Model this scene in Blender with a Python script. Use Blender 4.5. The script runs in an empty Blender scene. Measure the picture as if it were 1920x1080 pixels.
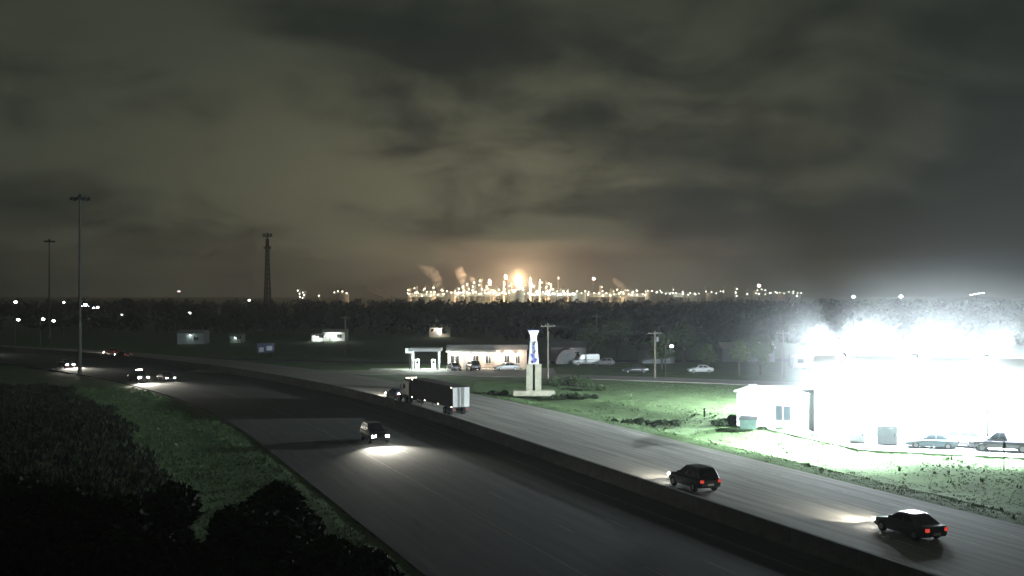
import bpy, bmesh, math, random
from mathutils import Vector, Matrix, noise as mnoise
random.seed(7)
PI = math.pi
scene = bpy.context.scene
col = scene.collection

# ------------------------------------------------------------------ camera
cam_d = bpy.data.cameras.new('camera')
cam = bpy.data.objects.new('camera', cam_d)
col.objects.link(cam)
cam.location = (0, 0, 15)
cam.rotation_euler = (math.radians(90.14), 0, 0)
cam_d.sensor_width = 36.0
cam_d.lens = 36.0 * 2059.0 / 1920.0
cam_d.clip_start = 0.5
cam_d.clip_end = 9000
scene.camera = cam

# ------------------------------------------------------------------ night sky: low cloud lit from below by the town and the plant
world = bpy.data.worlds.new('World')
scene.world = world
world.use_nodes = True
wn, wl = world.node_tree.nodes, world.node_tree.links
wn.clear()
def N(t, **kw):
    n = wn.new(t)
    for k, v in kw.items():
        setattr(n, k, v)
    return n
def M(op, a, b=None, c=None):
    n = N('ShaderNodeMath', operation=op)
    for i, v in enumerate((a, b, c)):
        if v is None: continue
        if isinstance(v, (int, float)): n.inputs[i].default_value = v
        else: wl.new(v, n.inputs[i])
    return n.outputs[0]
def smooth(v, a, b, lo=0.0, hi=1.0):
    n = N('ShaderNodeMapRange', interpolation_type='SMOOTHSTEP')
    wl.new(v, n.inputs[0])
    for i, q in enumerate((a, b, lo, hi)): n.inputs[i+1].default_value = q
    return n.outputs[0]
tc = N('ShaderNodeTexCoord')
sep = N('ShaderNodeSeparateXYZ'); wl.new(tc.outputs['Generated'], sep.inputs[0])
dx, dy, dz = sep.outputs
up = M('MAXIMUM', dz, 0.0)
den = M('ADD', up, 0.30)
cx, cy = M('DIVIDE', dx, den), M('DIVIDE', dy, den)
cmb = N('ShaderNodeCombineXYZ'); wl.new(cx, cmb.inputs[0]); wl.new(cy, cmb.inputs[1]); cmb.inputs[2].default_value = 3.7
def fbm(scale, detail, rough, dist, off):
    mp = N('ShaderNodeMapping'); wl.new(cmb.outputs[0], mp.inputs[0]); mp.inputs['Location'].default_value = off
    n = N('ShaderNodeTexNoise'); wl.new(mp.outputs[0], n.inputs['Vector'])
    n.inputs['Scale'].default_value = scale; n.inputs['Detail'].default_value = detail
    n.inputs['Roughness'].default_value = rough; n.inputs['Distortion'].default_value = dist
    return n.outputs['Fac']
big = fbm(1.1, 3.0, 0.5, 0.3, (20.3, 8.8, 0))
mid = fbm(3.2, 8.0, 0.62, 0.35, (23.1, 10.6, 0))
cl = M('ADD', M('MULTIPLY', big, 0.55), M('MULTIPLY', mid, 0.45))
cloud = smooth(cl, 0.41, 0.60)
# warm light thrown on the cloud base above the burning flare (azimuth 0.6 deg, elevation about 5 deg)
az = M('ARCTAN2', dx, M('MAXIMUM', dy, 0.001))
el = M('ARCSINE', dz)
def lobe(a0, e0, sa, se):
    qa = M('POWER', M('DIVIDE', M('ABSOLUTE', M('SUBTRACT', az, a0)), sa), 2.0)
    qe = M('POWER', M('DIVIDE', M('ABSOLUTE', M('SUBTRACT', el, e0)), se), 2.0)
    return M('POWER', 2.718, M('MULTIPLY', M('ADD', qa, qe), -1.0))
warm = M('MINIMUM', 1.0, M('ADD', lobe(-0.02, 0.085, 0.27, 0.105), M('MULTIPLY', lobe(0.006, 0.02, 0.10, 0.06), 0.5)))
front = smooth(dy, -0.1, 0.4)
warm = M('MULTIPLY', warm, front)
def rgb(c):
    n = N('ShaderNodeRGB'); n.outputs[0].default_value = (*c, 1); return n.outputs[0]
def mixc(f, a, b, mode='MIX'):
    n = N('ShaderNodeMix', data_type='RGBA', blend_type=mode)
    if isinstance(f, float): n.inputs['Factor'].default_value = f
    else: wl.new(f, n.inputs['Factor'])
    wl.new(a, n.inputs['A']); wl.new(b, n.inputs['B'])
    return n.outputs['Result']
base = mixc(cloud, rgb((0.0155, 0.0205, 0.0160)), rgb((0.0455, 0.0520, 0.0370)))
lit = mixc(cloud, rgb((0.0430, 0.0415, 0.0290)), rgb((0.178, 0.170, 0.104)))
skyc = mixc(M('MULTIPLY', warm, 0.85), base, lit)
# the clear air between the clouds, with the sun far under the horizon
nish = N('ShaderNodeTexSky', sky_type='NISHITA', sun_disc=False)
nish.sun_elevation = math.radians(-8); nish.sun_rotation = math.radians(250)
skyc = mixc(0.02, skyc, nish.outputs[0])
bg = N('ShaderNodeBackground'); wl.new(skyc, bg.inputs[0]); bg.inputs[1].default_value = 0.88
wo = N('ShaderNodeOutputWorld'); wl.new(bg.outputs[0], wo.inputs[0])

scene.view_settings.view_transform = 'Standard'
scene.view_settings.look = 'None'
scene.view_settings.exposure = 0.0
scene.view_settings.gamma = 1.0
scene.view_settings.use_curve_mapping = False
scene.render.engine = 'CYCLES'
scene.cycles.use_denoising = True
scene.cycles.max_bounces = 4
scene.cycles.diffuse_bounces = 2
scene.cycles.use_adaptive_sampling = True
scene.cycles.adaptive_threshold = 0.03
scene.cycles.volume_bounces = 0
scene.cycles.volume_step_rate = 3.0
scene.cycles.volume_max_steps = 128
scene.cycles.sample_clamp_indirect = 4.0

# ------------------------------------------------------------------ materials
MATS = {}
def mat(name, c, rough=0.8, var=0.25, scale=2.0, bump=0.0, metal=0.0, emit=None, es=0.0, spec=0.3, c2=None, mapping=None, coords='Object'):
    if name in MATS: return MATS[name]
    m = bpy.data.materials.new(name); m.use_nodes = True
    n, l = m.node_tree.nodes, m.node_tree.links
    b = n['Principled BSDF']
    b.inputs['Roughness'].default_value = rough
    b.inputs['Metallic'].default_value = metal
    b.inputs['Specular IOR Level'].default_value = spec
    b.inputs['Base Color'].default_value = (*c, 1)
    if emit:
        b.inputs['Emission Color'].default_value = (*emit, 1)
        b.inputs['Emission Strength'].default_value = es
    if var > 0:
        t = n.new('ShaderNodeTexCoord')
        src = t.outputs[coords]
        if mapping:
            mp = n.new('ShaderNodeMapping'); l.new(src, mp.inputs[0]); mp.inputs['Scale'].default_value = mapping; src = mp.outputs[0]
        z = n.new('ShaderNodeTexNoise'); z.inputs['Scale'].default_value = scale; z.inputs['Detail'].default_value = 6; z.inputs['Roughness'].default_value = 0.65
        l.new(src, z.inputs['Vector'])
        r = n.new('ShaderNodeValToRGB')
        d = c2 or tuple(v * (1 - var) for v in c)
        u = tuple(min(1, v * (1 + var)) for v in c)
        r.color_ramp.elements[0].position = 0.32; r.color_ramp.elements[0].color = (*d, 1)
        r.color_ramp.elements[1].position = 0.68; r.color_ramp.elements[1].color = (*u, 1)
        l.new(z.outputs['Fac'], r.inputs[0]); l.new(r.outputs[0], b.inputs['Base Color'])
        if bump:
            bp = n.new('ShaderNodeBump'); bp.inputs['Strength'].default_value = bump; bp.inputs['Distance'].default_value = 0.1
            l.new(z.outputs['Fac'], bp.inputs['Height']); l.new(bp.outputs[0], b.inputs['Normal'])
    MATS[name] = m
    return m
def lamp_mat(name, c, s):
    if name in MATS: return MATS[name]
    m = bpy.data.materials.new(name); m.use_nodes = True
    n, l = m.node_tree.nodes, m.node_tree.links
    n.clear()
    e = n.new('ShaderNodeEmission'); e.inputs[0].default_value = (*c, 1); e.inputs[1].default_value = s
    o = n.new('ShaderNodeOutputMaterial'); l.new(e.outputs[0], o.inputs[0])
    MATS[name] = m
    return m

GRASS = mat('grass_ground', (0.096, 0.152, 0.062), 0.95, 0.32, 0.35, 0.4, c2=(0.062, 0.098, 0.038))
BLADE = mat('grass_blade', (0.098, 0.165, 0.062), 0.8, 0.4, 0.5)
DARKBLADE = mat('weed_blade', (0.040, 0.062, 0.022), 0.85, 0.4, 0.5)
CONC = mat('road_concrete', (0.270, 0.258, 0.230), 0.85, 0.36, 1.0, 0.15, mapping=(1.6, 0.05, 1), coords='UV')
ASPH = mat('asphalt', (0.056, 0.060, 0.054), 0.9, 0.3, 1.0, 0.15, mapping=(1.4, 0.06, 1), coords='UV')
LOT = mat('lot_concrete', (0.30, 0.30, 0.28), 0.85, 0.2, 0.4)
BARR = mat('barrier_concrete', (0.085, 0.085, 0.076), 0.9, 0.3, 0.8)
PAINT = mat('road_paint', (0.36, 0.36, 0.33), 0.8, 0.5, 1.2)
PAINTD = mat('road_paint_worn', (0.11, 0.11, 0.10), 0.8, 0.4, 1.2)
STEEL = mat('galvanised_steel', (0.10, 0.11, 0.10), 0.6, 0.2, 2.0, metal=0.3)
DARKST = mat('dark_steel', (0.035, 0.037, 0.036), 0.6, 0.2, 2.0)
WOOD = mat('pole_wood', (0.22, 0.20, 0.16), 0.9, 0.35, 3.0, mapping=(4, 4, 0.4))
WIRE = mat('cable', (0.03, 0.03, 0.03), 0.7, 0.0)
BARK = mat('bark', (0.07, 0.055, 0.04), 0.95, 0.4, 4.0, 0.4, mapping=(3, 3, 0.6))
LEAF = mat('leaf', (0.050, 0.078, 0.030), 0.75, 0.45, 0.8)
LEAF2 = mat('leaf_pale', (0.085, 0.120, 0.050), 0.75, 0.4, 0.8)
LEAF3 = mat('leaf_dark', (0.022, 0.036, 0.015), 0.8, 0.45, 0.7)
WHITEW = mat('white_cladding', (0.74, 0.75, 0.73), 0.6, 0.08, 0.7)
WHITET = mat('white_trim', (0.60, 0.61, 0.60), 0.6, 0.1, 0.7)
PINKW = mat('warm_stucco', (0.50, 0.42, 0.36), 0.9, 0.2, 0.6)
ROOFG = mat('roof_membrane', (0.11, 0.11, 0.105), 0.9, 0.3, 0.4)
PALEROOF = mat('pale_metal_roof', (0.46, 0.45, 0.42), 0.5, 0.15, 0.5)
GLASSD = mat('dark_glass', (0.02, 0.024, 0.026), 0.12, 0.0, spec=0.6)
GREYP = mat('grey_panel', (0.27, 0.29, 0.30), 0.6, 0.15, 0.8)
STONE = mat('cast_stone', (0.42, 0.40, 0.31), 0.9, 0.22, 1.5, 0.2)
TYRE = mat('tyre_rubber', (0.018, 0.018, 0.018), 0.9, 0.0)
RIM = mat('wheel_rim', (0.30, 0.30, 0.30), 0.4, 0.0, metal=0.6)
REDL = lamp_mat('tail_lamp', (1.0, 0.10, 0.06), 0.6)
HEADL = lamp_mat('head_lamp', (1.0, 0.95, 0.86), 170.0)
HEADF = lamp_mat('head_lamp_far', (1.0, 0.94, 0.84), 260.0)
AMBER = lamp_mat('marker_lamp', (1.0, 0.86, 0.66), 14.0)
OFFHEAD = mat('lamp_lens', (0.35, 0.36, 0.36), 0.2, 0.0)
OFFTAIL = mat('tail_lens', (0.22, 0.02, 0.02), 0.3, 0.0)

# ------------------------------------------------------------------ mesh helpers
class MB:
    def __init__(s): s.v = []; s.f = []
    def add(s, vs, fs):
        k = len(s.v); s.v += [tuple(p) for p in vs]; s.f += [tuple(i + k for i in f) for f in fs]; return s
    def box(s, x0, x1, y0, y1, z0, z1):
        return s.add([(x0,y0,z0),(x1,y0,z0),(x1,y1,z0),(x0,y1,z0),(x0,y0,z1),(x1,y0,z1),(x1,y1,z1),(x0,y1,z1)],
                     [(3,2,1,0),(4,5,6,7),(0,1,5,4),(1,2,6,5),(2,3,7,6),(3,0,4,7)])
    def quad(s, a, b, c, d): return s.add([a,b,c,d], [(0,1,2,3)])
    def loft(s, loops, cap=True):
        n = len(loops[0]); vs = [p for L in loops for p in L]; fs = []
        for i in range(len(loops) - 1):
            for j in range(n):
                fs.append((i*n+j, i*n+(j+1)%n, (i+1)*n+(j+1)%n, (i+1)*n+j))
        if cap:
            fs.append(tuple(reversed(range(n)))); fs.append(tuple((len(loops)-1)*n + j for j in range(n)))
        return s.add(vs, fs)
    def tube(s, p0, p1, r0, r1=None, n=8):
        r1 = r0 if r1 is None else r1
        p0, p1 = Vector(p0), Vector(p1); d = (p1 - p0).normalized()
        a = d.orthogonal().normalized(); b = d.cross(a)
        L = []
        for p, r in ((p0, r0), (p1, r1)):
            L.append([p + (a*math.cos(2*PI*i/n) + b*math.sin(2*PI*i/n))*r for i in range(n)])
        return s.loft(L)
    def lathe(s, prof, n=16, c=(0,0,0)):
        return s.loft([[(c[0]+r*math.cos(2*PI*i/n), c[1]+r*math.sin(2*PI*i/n), c[2]+z) for i in range(n)] for r, z in prof])
    def ball(s, c, r, n=8, m=5, sz=1.0):
        prof = [(max(r*math.sin(PI*k/m), r*0.02), -r*sz*math.cos(PI*k/m)) for k in range(m+1)]
        return s.lathe(prof, n, c)
    def build(s, name, m, parent=None, bevel=0.0, smooth=False, seg=2):
        me = bpy.data.meshes.new(name); me.from_pydata(s.v, [], s.f)
        bm = bmesh.new(); bm.from_mesh(me)
        bmesh.ops.recalc_face_normals(bm, faces=bm.faces)
        if bevel > 0:
            ed = [e for e in bm.edges if len(e.link_faces) == 2 and e.calc_face_angle(0) > 0.35]
            bmesh.ops.bevel(bm, geom=ed, offset=bevel, segments=seg, affect='EDGES', clamp_overlap=True)
        bm.to_mesh(me); bm.free()
        if smooth:
            for p in me.polygons: p.use_smooth = True
        me.materials.append(m)
        o = bpy.data.objects.new(name, me); col.objects.link(o)
        if parent: o.parent = parent
        return o
def tag(o, label=None, cat=None, group=None, kind=None):
    if label: o['label'] = label
    if cat: o['category'] = cat
    if group: o['group'] = group
    if kind: o['kind'] = kind
    return o
def empty(name, loc, rz=0.0, label=None, cat=None, group=None):
    o = bpy.data.objects.new(name, None); col.objects.link(o)
    o.empty_display_size = 0.5
    o.location = loc; o.rotation_euler = (0, 0, rz)
    return tag(o, label, cat, group)
def child(o, parent):
    o.parent = parent; return o
def copy_tree(o, parent=None):
    c = o.copy(); col.objects.link(c); c.parent = parent
    for ch in list(o.children): copy_tree(ch, c)
    return c
def light(name, kind, parent, loc, aim, power, color=(1,1,1), size=0.3, angle=60, blend=0.7):
    d = bpy.data.lights.new(name, kind); d.energy = power; d.color = color
    if kind == 'SPOT': d.spot_size = math.radians(angle); d.spot_blend = blend; d.shadow_soft_size = size
    elif kind == 'POINT': d.shadow_soft_size = size
    else: d.shape = 'DISK'; d.size = size
    o = bpy.data.objects.new(name, d); col.objects.link(o)
    o.location = loc
    if aim is not None: o.rotation_euler = Vector(aim).to_track_quat('-Z', 'Y').to_euler()
    if parent: o.parent = parent
    if kind == 'SPOT': o.scale = (1, 0.36, 1)
    return o

# ------------------------------------------------------------------ freeway alignment (median barrier line; off > 0 is to the right)
TH0 = math.atan(0.403); S1 = 98.0 / math.cos(TH0); R = 350.0; SMAX = 0.0
P0 = Vector((42.5 - 0.403*20, 20.0))
TH2 = math.radians(66)
def cl_pt(s):
    if s <= S1:
        return P0.x - math.sin(TH0)*s, P0.y + math.cos(TH0)*s, TH0
    x1, y1 = P0.x - math.sin(TH0)*S1, P0.y + math.cos(TH0)*S1
    t = min((s - S1) / R, TH2 - TH0)
    # centre lies to the left: (-cos, -sin) of the heading's right normal
    cxx, cyy = x1 - math.cos(TH0)*R, y1 - math.sin(TH0)*R
    th = TH0 + t
    x, y = cxx + math.cos(th)*R, cyy + math.sin(th)*R
    rest = s - S1 - t*R
    if rest > 0: x -= math.sin(th)*rest; y += math.cos(th)*rest
    return x, y, th
def fw(s, off):
    x, y, th = cl_pt(s)
    return x + math.cos(th)*off, y + math.sin(th)*off, th
def s_at(D, off):
    a, b = -60.0, 420.0
    for _ in range(50):
        m = (a + b)/2
        if fw(m, off)[1] < D: a = m
        else: b = m
    return a
STN = [fw(s, 0) for s in range(-60, 700, 4)]
_x1, _y1 = P0.x - math.sin(TH0)*S1, P0.y + math.cos(TH0)*S1
_cx, _cy = _x1 - math.cos(TH0)*R, _y1 - math.sin(TH0)*R
def offset_of(x, y):
    if -(x-P0.x)*math.sin(TH0) + (y-P0.y)*math.cos(TH0) <= S1:
        return (x-P0.x)*math.cos(TH0) + (y-P0.y)*math.sin(TH0)
    t = math.atan2(y-_cy, x-_cx)
    if TH0 <= t <= TH2: return math.hypot(x-_cx, y-_cy) - R
    return (x-_cx)*math.cos(TH2) + (y-_cy)*math.sin(TH2) - R
LE, RE = -22.0, 17.0
def ribbon(o0, o1, z, s0, s1, step=4.0, skirt=0.35):
    m = MB(); uv = []
    n = int((s1 - s0)/step)
    L = []
    for i in range(n+1):
        s = s0 + (s1-s0)*i/n
        a = fw(s, o0); b = fw(s, o1)
        L.append([(a[0],a[1],z-skirt),(a[0],a[1],z),(b[0],b[1],z),(b[0],b[1],z-skirt)])
    return m.loft(L), L
def uv_by_road(o):
    me = o.data; uvl = me.uv_layers.new(name='UVMap')
    cache = {}
    for lp in me.loops:
        vi = lp.vertex_index
        if vi not in cache:
            x, y, z = me.vertices[vi].co
            best = min(range(len(STN)), key=lambda k: (STN[k][0]-x)**2 + (STN[k][1]-y)**2)
            px, py, th = STN[best]
            cache[vi] = ((x-px)*math.cos(th) + (y-py)*math.sin(th), -60 + 4*best + -(x-px)*math.sin(th) + (y-py)*math.cos(th))
        uvl.data[lp.index].uv = cache[vi]

# ------------------------------------------------------------------ ground
def fnoise(x, y, k): return mnoise.noise(Vector((x*k, y*k, 5.3)))
LOTP = [(29.5,113.5), (26.6,122.5), (35,146), (62,150), (80,140), (75,92), (46,98.5), (33,103.5)]
def inside(poly, x, y):
    c = False; j = len(poly)-1
    for i in range(len(poly)):
        xi, yi = poly[i]; xj, yj = poly[j]
        if (yi > y) != (yj > y) and x < (xj-xi)*(y-yi)/(yj-yi) + xi: c = not c
        j = i
    return c
def sstep(a, b, v):
    t = max(0, min(1, (v-a)/(b-a))); return t*t*(3-2*t)
def ground_z(x, y):
    if y > 330 or y < -40 or abs(x) > 190: return -0.12
    o = offset_of(x, y)
    if LE+1.2 < o < RE-1.2: return -0.5
    z = -0.10 + 0.05*fnoise(x, y, 0.15) + 0.04*fnoise(x, y, 0.5)
    if o > RE:
        z -= 0.75*sstep(RE+2.0, RE+6.5, o)*(1-sstep(RE+8.0, RE+13, o))*(1-sstep(150, 172, y))
        # drain hollows in the verge
        for (hx, hy, rx, ry, dp) in ((15.6,128.5,3.2,1.6,0.9), (23.5,131.5,4.4,1.0,0.7), (29,124.5,2.2,1.0,0.55), (13,153,4,1.5,0.6)):
            q = ((x-hx)/rx)**2 + ((y-hy)/ry)**2
            if q < 4: z -= dp*math.exp(-q*1.2)
    if o < LE:
        z += 0.9*sstep(LE-1, LE-9, o)*0.0 - 0.5*sstep(-4-18, -30, o)*(1-sstep(0,1,0)) * 0.0
        z += 1.1*sstep(26, 44, -o)*(1-sstep(120, 170, y)) + 0.12*fnoise(x, y, 0.25)*sstep(23, 28, -o)
    if inside(LOTP, x, y): z = -0.3
    return z
def axis(a, b, fine0, fine1, fs, grow=1.35):
    out = []; v = fine0
    while v <= fine1: out.append(v); v += fs
    st = fs
    v = fine1
    while v < b: st *= grow; v = min(b, v+st); out.append(v)
    st = fs; v = fine0
    while v > a: st *= grow; v = max(a, v-st); out.insert(0, v)
    return out
xs = axis(-1500, 1500, -84, 66, 1.5); ys = axis(-120, 2500, 46, 190, 1.5)
gv = [(x, y, ground_z(x, y)) for y in ys for x in xs]
nx = len(xs)
gf = [(j*nx+i, j*nx+i+1, (j+1)*nx+i+1, (j+1)*nx+i) for j in range(len(ys)-1) for i in range(nx-1)]
g = MB().add(gv, gf).build('ground', GRASS, smooth=True); tag(g, kind='structure')

# ------------------------------------------------------------------ freeway
m, L = ribbon(0.5, RE, 0.0, -56, 430); rr = m.build('freeway_road', CONC); uv_by_road(rr); tag(rr, kind='structure')
m, L = ribbon(LE, -0.5, -0.004, -56, 430); rl = m.build('freeway_road', ASPH); uv_by_road(rl); tag(rl, kind='structure')
m, L = ribbon(-0.5, 0.5, -0.02, -56, 430); rm = m.build('median_strip', BARR); tag(rm, kind='structure')
def line(off, w, s0, s1, parent, z=0.004):
    mm = MB(); n = max(1, int((s1-s0)/5)); L = []
    for i in range(n+1):
        s = s0+(s1-s0)*i/n; a = fw(s, off-w/2); b = fw(s, off+w/2)
        L.append(((a[0],a[1],z),(b[0],b[1],z)))
    for i in range(n): mm.quad(L[i][0], L[i][1], L[i+1][1], L[i+1][0])
    return mm
for off in (2.9, 14.2):
    line(off, 0.15, -40, 300, rr).build('edge_line', PAINT, rr)
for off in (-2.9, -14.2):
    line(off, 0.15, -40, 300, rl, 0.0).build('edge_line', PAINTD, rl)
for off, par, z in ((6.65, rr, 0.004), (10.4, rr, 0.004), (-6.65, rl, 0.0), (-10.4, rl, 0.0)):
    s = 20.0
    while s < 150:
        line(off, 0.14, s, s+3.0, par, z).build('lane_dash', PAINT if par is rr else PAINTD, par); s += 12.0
# raised pavement reflectors on the shoulder line by the median
for k in range(5):
    x, y, th = fw(s_at(59.2, 2.2) + k*0.9, 1.9)
    o = MB().box(-0.1,0.1,-0.12,0.12,0,0.04).build('pavement_marker', WHITEW, rr, bevel=0.01); o.location = (x, y, 0.002); o.rotation_euler.z = th
# median barrier, safety shape
mb_ = empty('median_barrier', (0,0,0), 0, 'long low concrete barrier dividing the two freeway carriageways', 'barrier')
for i in range(-8, 72):
    mm = MB(); L = []
    for j in range(3):
        s = 6.0*i + 0.02 + 5.96*j/2
        q = []
        for o_, z_ in ((-0.40,-0.01),(-0.40,0.08),(-0.24,0.33),(-0.12,1.07),(0.12,1.07),(0.24,0.33),(0.40,0.08),(0.40,-0.01)):
            x, y, th = fw(s, o_); q.append((x, y, z_))
        L.append(q)
    mm.loft(L).build('barrier_segment', BARR, mb_)

# frontage road beyond the verge, and the side roads
def strip_road(name, pts, w, m_, z):
    v = MB(); L = []
    for i, p in enumerate(pts):
        a = Vector(pts[max(0,i-1)]); b = Vector(pts[min(len(pts)-1,i+1)]); d = (b-a).normalized(); n = Vector((d.y, -d.x))
        p = Vector(p)
        l_, r_ = p - n*w/2, p + n*w/2
        L.append([(l_.x,l_.y,z-0.3),(l_.x,l_.y,z),(r_.x,r_.y,z),(r_.x,r_.y,z-0.3)])
    v.loft(L)
    o = v.build(name, m_); tag(o, kind='structure')
    uvl = o.data.uv_layers.new(name='UVMap')
    for lp in o.data.loops:
        c = o.data.vertices[lp.vertex_index].co; uvl.data[lp.index].uv = (c.y*0.7, c.x)
    return o
strip_road('frontage_road', [(-60,206),(-30,203),(0,196),(16,190),(32,183),(48,174.5),(66,163),(95,148)], 8.0, CONC, 0.015)
strip_road('cross_road', [(-150,262),(-60,240),(-20,228),(40,236),(140,250)], 6.0, ASPH, -0.01)
lp_ = MB(); n_ = len(LOTP)
lp_.loft([[(x,y,-0.3) for x,y in LOTP], [(x,y,0.03) for x,y in LOTP]])
lo = lp_.build('lot_pavement', LOT); tag(lo, kind='structure')
ap = MB().box(-27,8,197.5,212.5,-0.3,0.01).build('forecourt_pavement', LOT); tag(ap, kind='structure')

# ------------------------------------------------------------------ vehicles
def bodymat(name, c): return mat('paint_'+name, c, 0.28, 0.0, spec=0.5)
def wheel(parent, x, y, r, w, side):
    t = MB()
    for_ = [(0.55*r, -w/2), (0.9*r, -w/2), (r, -w/2+0.04), (r, w/2-0.04), (0.9*r, w/2), (0.55*r, w/2)]
    n = 18
    t.loft([[(z, rr_*math.cos(2*PI*i/n), rr_*math.sin(2*PI*i/n)) for i in range(n)] for rr_, z in for_])
    o = t.build('wheel', TYRE, parent); o.location = (x, y, r)
    q = MB().tube((side*(w/2-0.03),0,0), (side*(w/2+0.012),0,0), 0.6*r, 0.56*r, 14)
    q.build('rim', RIM, o, bevel=0.01)
    return o
def car(name, label, pos, heading, kind, paint, group=None, lights=True, beam=0, cat='car', taillit=True, tilt=-0.17, headm=None, angle=64):
    root = empty(name, pos, heading, label, cat, group)
    Ln, hw, ht = {'sedan': (4.75, 0.91, 1.46), 'suv': (4.85, 0.97, 1.82), 'pickup': (5.7, 1.0, 1.9), 'hatch': (4.2, 0.88, 1.52), 'van': (5.6, 1.0, 2.3)}[kind]
    h = Ln/2
    bt = {'sedan': 0.98, 'suv': 1.12, 'pickup': 1.15, 'hatch': 0.98, 'van': 1.2}[kind]
    hood = {'sedan': 0.84, 'suv': 1.05, 'pickup': 1.1, 'hatch': 0.86, 'van': 1.1}[kind]
    z0 = {'sedan': 0.24, 'suv': 0.32, 'pickup': 0.38, 'hatch': 0.24, 'van': 0.3}[kind]
    secs = [(-h, hw*0.84, z0+0.22, bt-0.14), (-h+0.10, hw*0.95, z0+0.08, bt-0.03), (-h+0.6, hw, z0, bt), (-0.3, hw, z0, bt), (h*0.34, hw, z0, bt-0.02),
            (h*0.5, hw*0.99, z0, hood+0.06), (h-0.45, hw*0.96, z0, hood-0.05), (h-0.12, hw*0.88, z0+0.06, hood-0.16), (h, hw*0.74, z0+0.14, hood-0.28)]
    B = MB(); L = []
    for y, w, a, b in secs:
        sh = (b-a)*0.22
        L.append([(-w*0.90,y,a),(-w*0.985,y,a+0.12),(-w,y,a+(b-a)*0.5),(-w*0.975,y,b-sh),(-w*0.86,y,b),(w*0.86,y,b),(w*0.975,y,b-sh),(w,y,a+(b-a)*0.5),(w*0.985,y,a+0.12),(w*0.90,y,a)])
    B.loft(L); B.build('body', paint, root, smooth=False, bevel=0.015, seg=1)
    yb0, yb1, yt0, yt1 = {'sedan': (-h*0.80, h*0.46, -h*0.42, h*0.12), 'suv': (-h*0.96, h*0.46, -h*0.74, h*0.06), 'pickup': (-h*0.18, h*0.52, -h*0.10, h*0.22), 'hatch': (-h*0.96, h*0.46, -h*0.74, h*0.1), 'van': (-h*0.97, h*0.62, -h*0.95, h*0.40)}[kind]
    wb, wt = hw*0.90, hw*0.72
    if kind == 'van': wt = hw*0.82
    zb = bt-0.03
    C = MB()
    def cabloop(k):
        y0 = yb0+(yt0-yb0)*k; y1 = yb1+(yt1-yb1)*k; w = wb+(wt-wb)*k**1.3; z = zb+(ht-0.05-zb)*k
        return [(-w,y0+0.06,z),(-w*0.9,y0,z),(w*0.9,y0,z),(w,y0+0.06,z),(w,y1-0.14,z),(w*0.86,y1,z),(-w*0.86,y1,z),(-w,y1-0.14,z)]
    loops = [cabloop(0), cabloop(0.5), cabloop(1.0)]
    tp = [(x*0.82, (yt0+yt1)/2+(y-(yt0+yt1)/2)*0.86, ht) for x, y, z in cabloop(1.0)]
    C.loft(loops+[tp]); C.build('cabin', paint, root, bevel=0.02, seg=1)
    def cp(k, side, fy):   # a point on the cabin side
        y0 = yb0+(yt0-yb0)*k; y1 = yb1+(yt1-yb1)*k; w = wb+(wt-wb)*k**1.3; z = zb+(ht-0.05-zb)*k
        return (side*(w+0.012), y0+0.06+(y1-0.14-y0-0.06)*fy, z)
    spans = {'sedan': [(0.14,0.50),(0.54,0.95)], 'suv': [(0.05,0.28),(0.32,0.60),(0.64,0.95)], 'pickup': [(0.08,0.44),(0.50,0.93)], 'hatch': [(0.08,0.48),(0.53,0.95)], 'van': [(0.72,0.95)]}[kind]
    for side in (-1, 1):
        for f0, f1 in spans:
            W = MB(); a, b, c, d = cp(0.12,side,f0), cp(0.12,side,f1), cp(0.5,side,f1), cp(0.5,side,f0); e, f_ = cp(0.86,side,f1-0.02), cp(0.86,side,f0+0.02)
            W.add([a,b,c,d,e,f_], [(0,1,2,3),(3,2,4,5)]); W.build('side_window', GLASSD, root)
        mr = MB().box(side*hw*0.98-0.10, side*hw*0.98+0.10, yb1-0.55, yb1-0.38, zb+0.06, zb+0.22); mr.build('wing_mirror', paint, root, bevel=0.03)
    def cy_(k, y0, y1, w0, x): return None
    for nm, front in (('windscreen', True), ('rear_window', False)):
        W = MB(); P = []
        for k in (0.12, 0.5, 0.88):
            y0 = yb0+(yt0-yb0)*k; y1 = yb1+(yt1-yb1)*k; w = (wb+(wt-wb)*k**1.3)*0.82; z = zb+(ht-0.05-zb)*k
            y = y1+0.014 if front else y0-0.014
            P.append(((-w,y,z),(w,y,z)))
        W.add([P[0][0],P[0][1],P[1][1],P[1][0],P[2][1],P[2][0]], [(0,1,2,3),(3,2,4,5)]); W.build(nm, GLASSD, root)
    if kind == 'pickup':
        MB().box(-hw*0.8, hw*0.8, -h+0.14, yb0-0.12, bt-0.01, bt+0.006).build('bed_cover', DARKST, root, bevel=0.003)
    r = {'sedan': 0.33, 'suv': 0.38, 'pickup': 0.41, 'hatch': 0.32, 'van': 0.38}[kind]
    for sx in (-1, 1):
        for y in (-h*0.60, h*0.60):
            wheel(root, sx*(hw-0.11), y, r, 0.24, sx)
    zl = hood-0.28; zt = bt-0.22
    for sx in (-1, 1):
        MB().box(sx*hw*0.68-0.19, sx*hw*0.68+0.19, h-0.20, h+0.015, zl-0.09, zl+0.10).build('headlight', (headm or HEADL) if lights else OFFHEAD, root, bevel=0.03)
        MB().box(sx*hw*0.76-0.14, sx*hw*0.76+0.14, -h-0.02, -h+0.12, zt-0.12, zt+0.10).build('tail_light', REDL if (lights and taillit) else OFFTAIL, root, bevel=0.02)
    MB().box(-0.26, 0.26, -h-0.03, -h+0.05, zt-0.33, zt-0.18).build('licence_plate', WHITET, root, bevel=0.005)
    MB().box(-hw*0.7, hw*0.7, h-0.06, h+0.02, z0+0.12, z0+0.30).build('bumper', DARKST, root, bevel=0.02)
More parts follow.
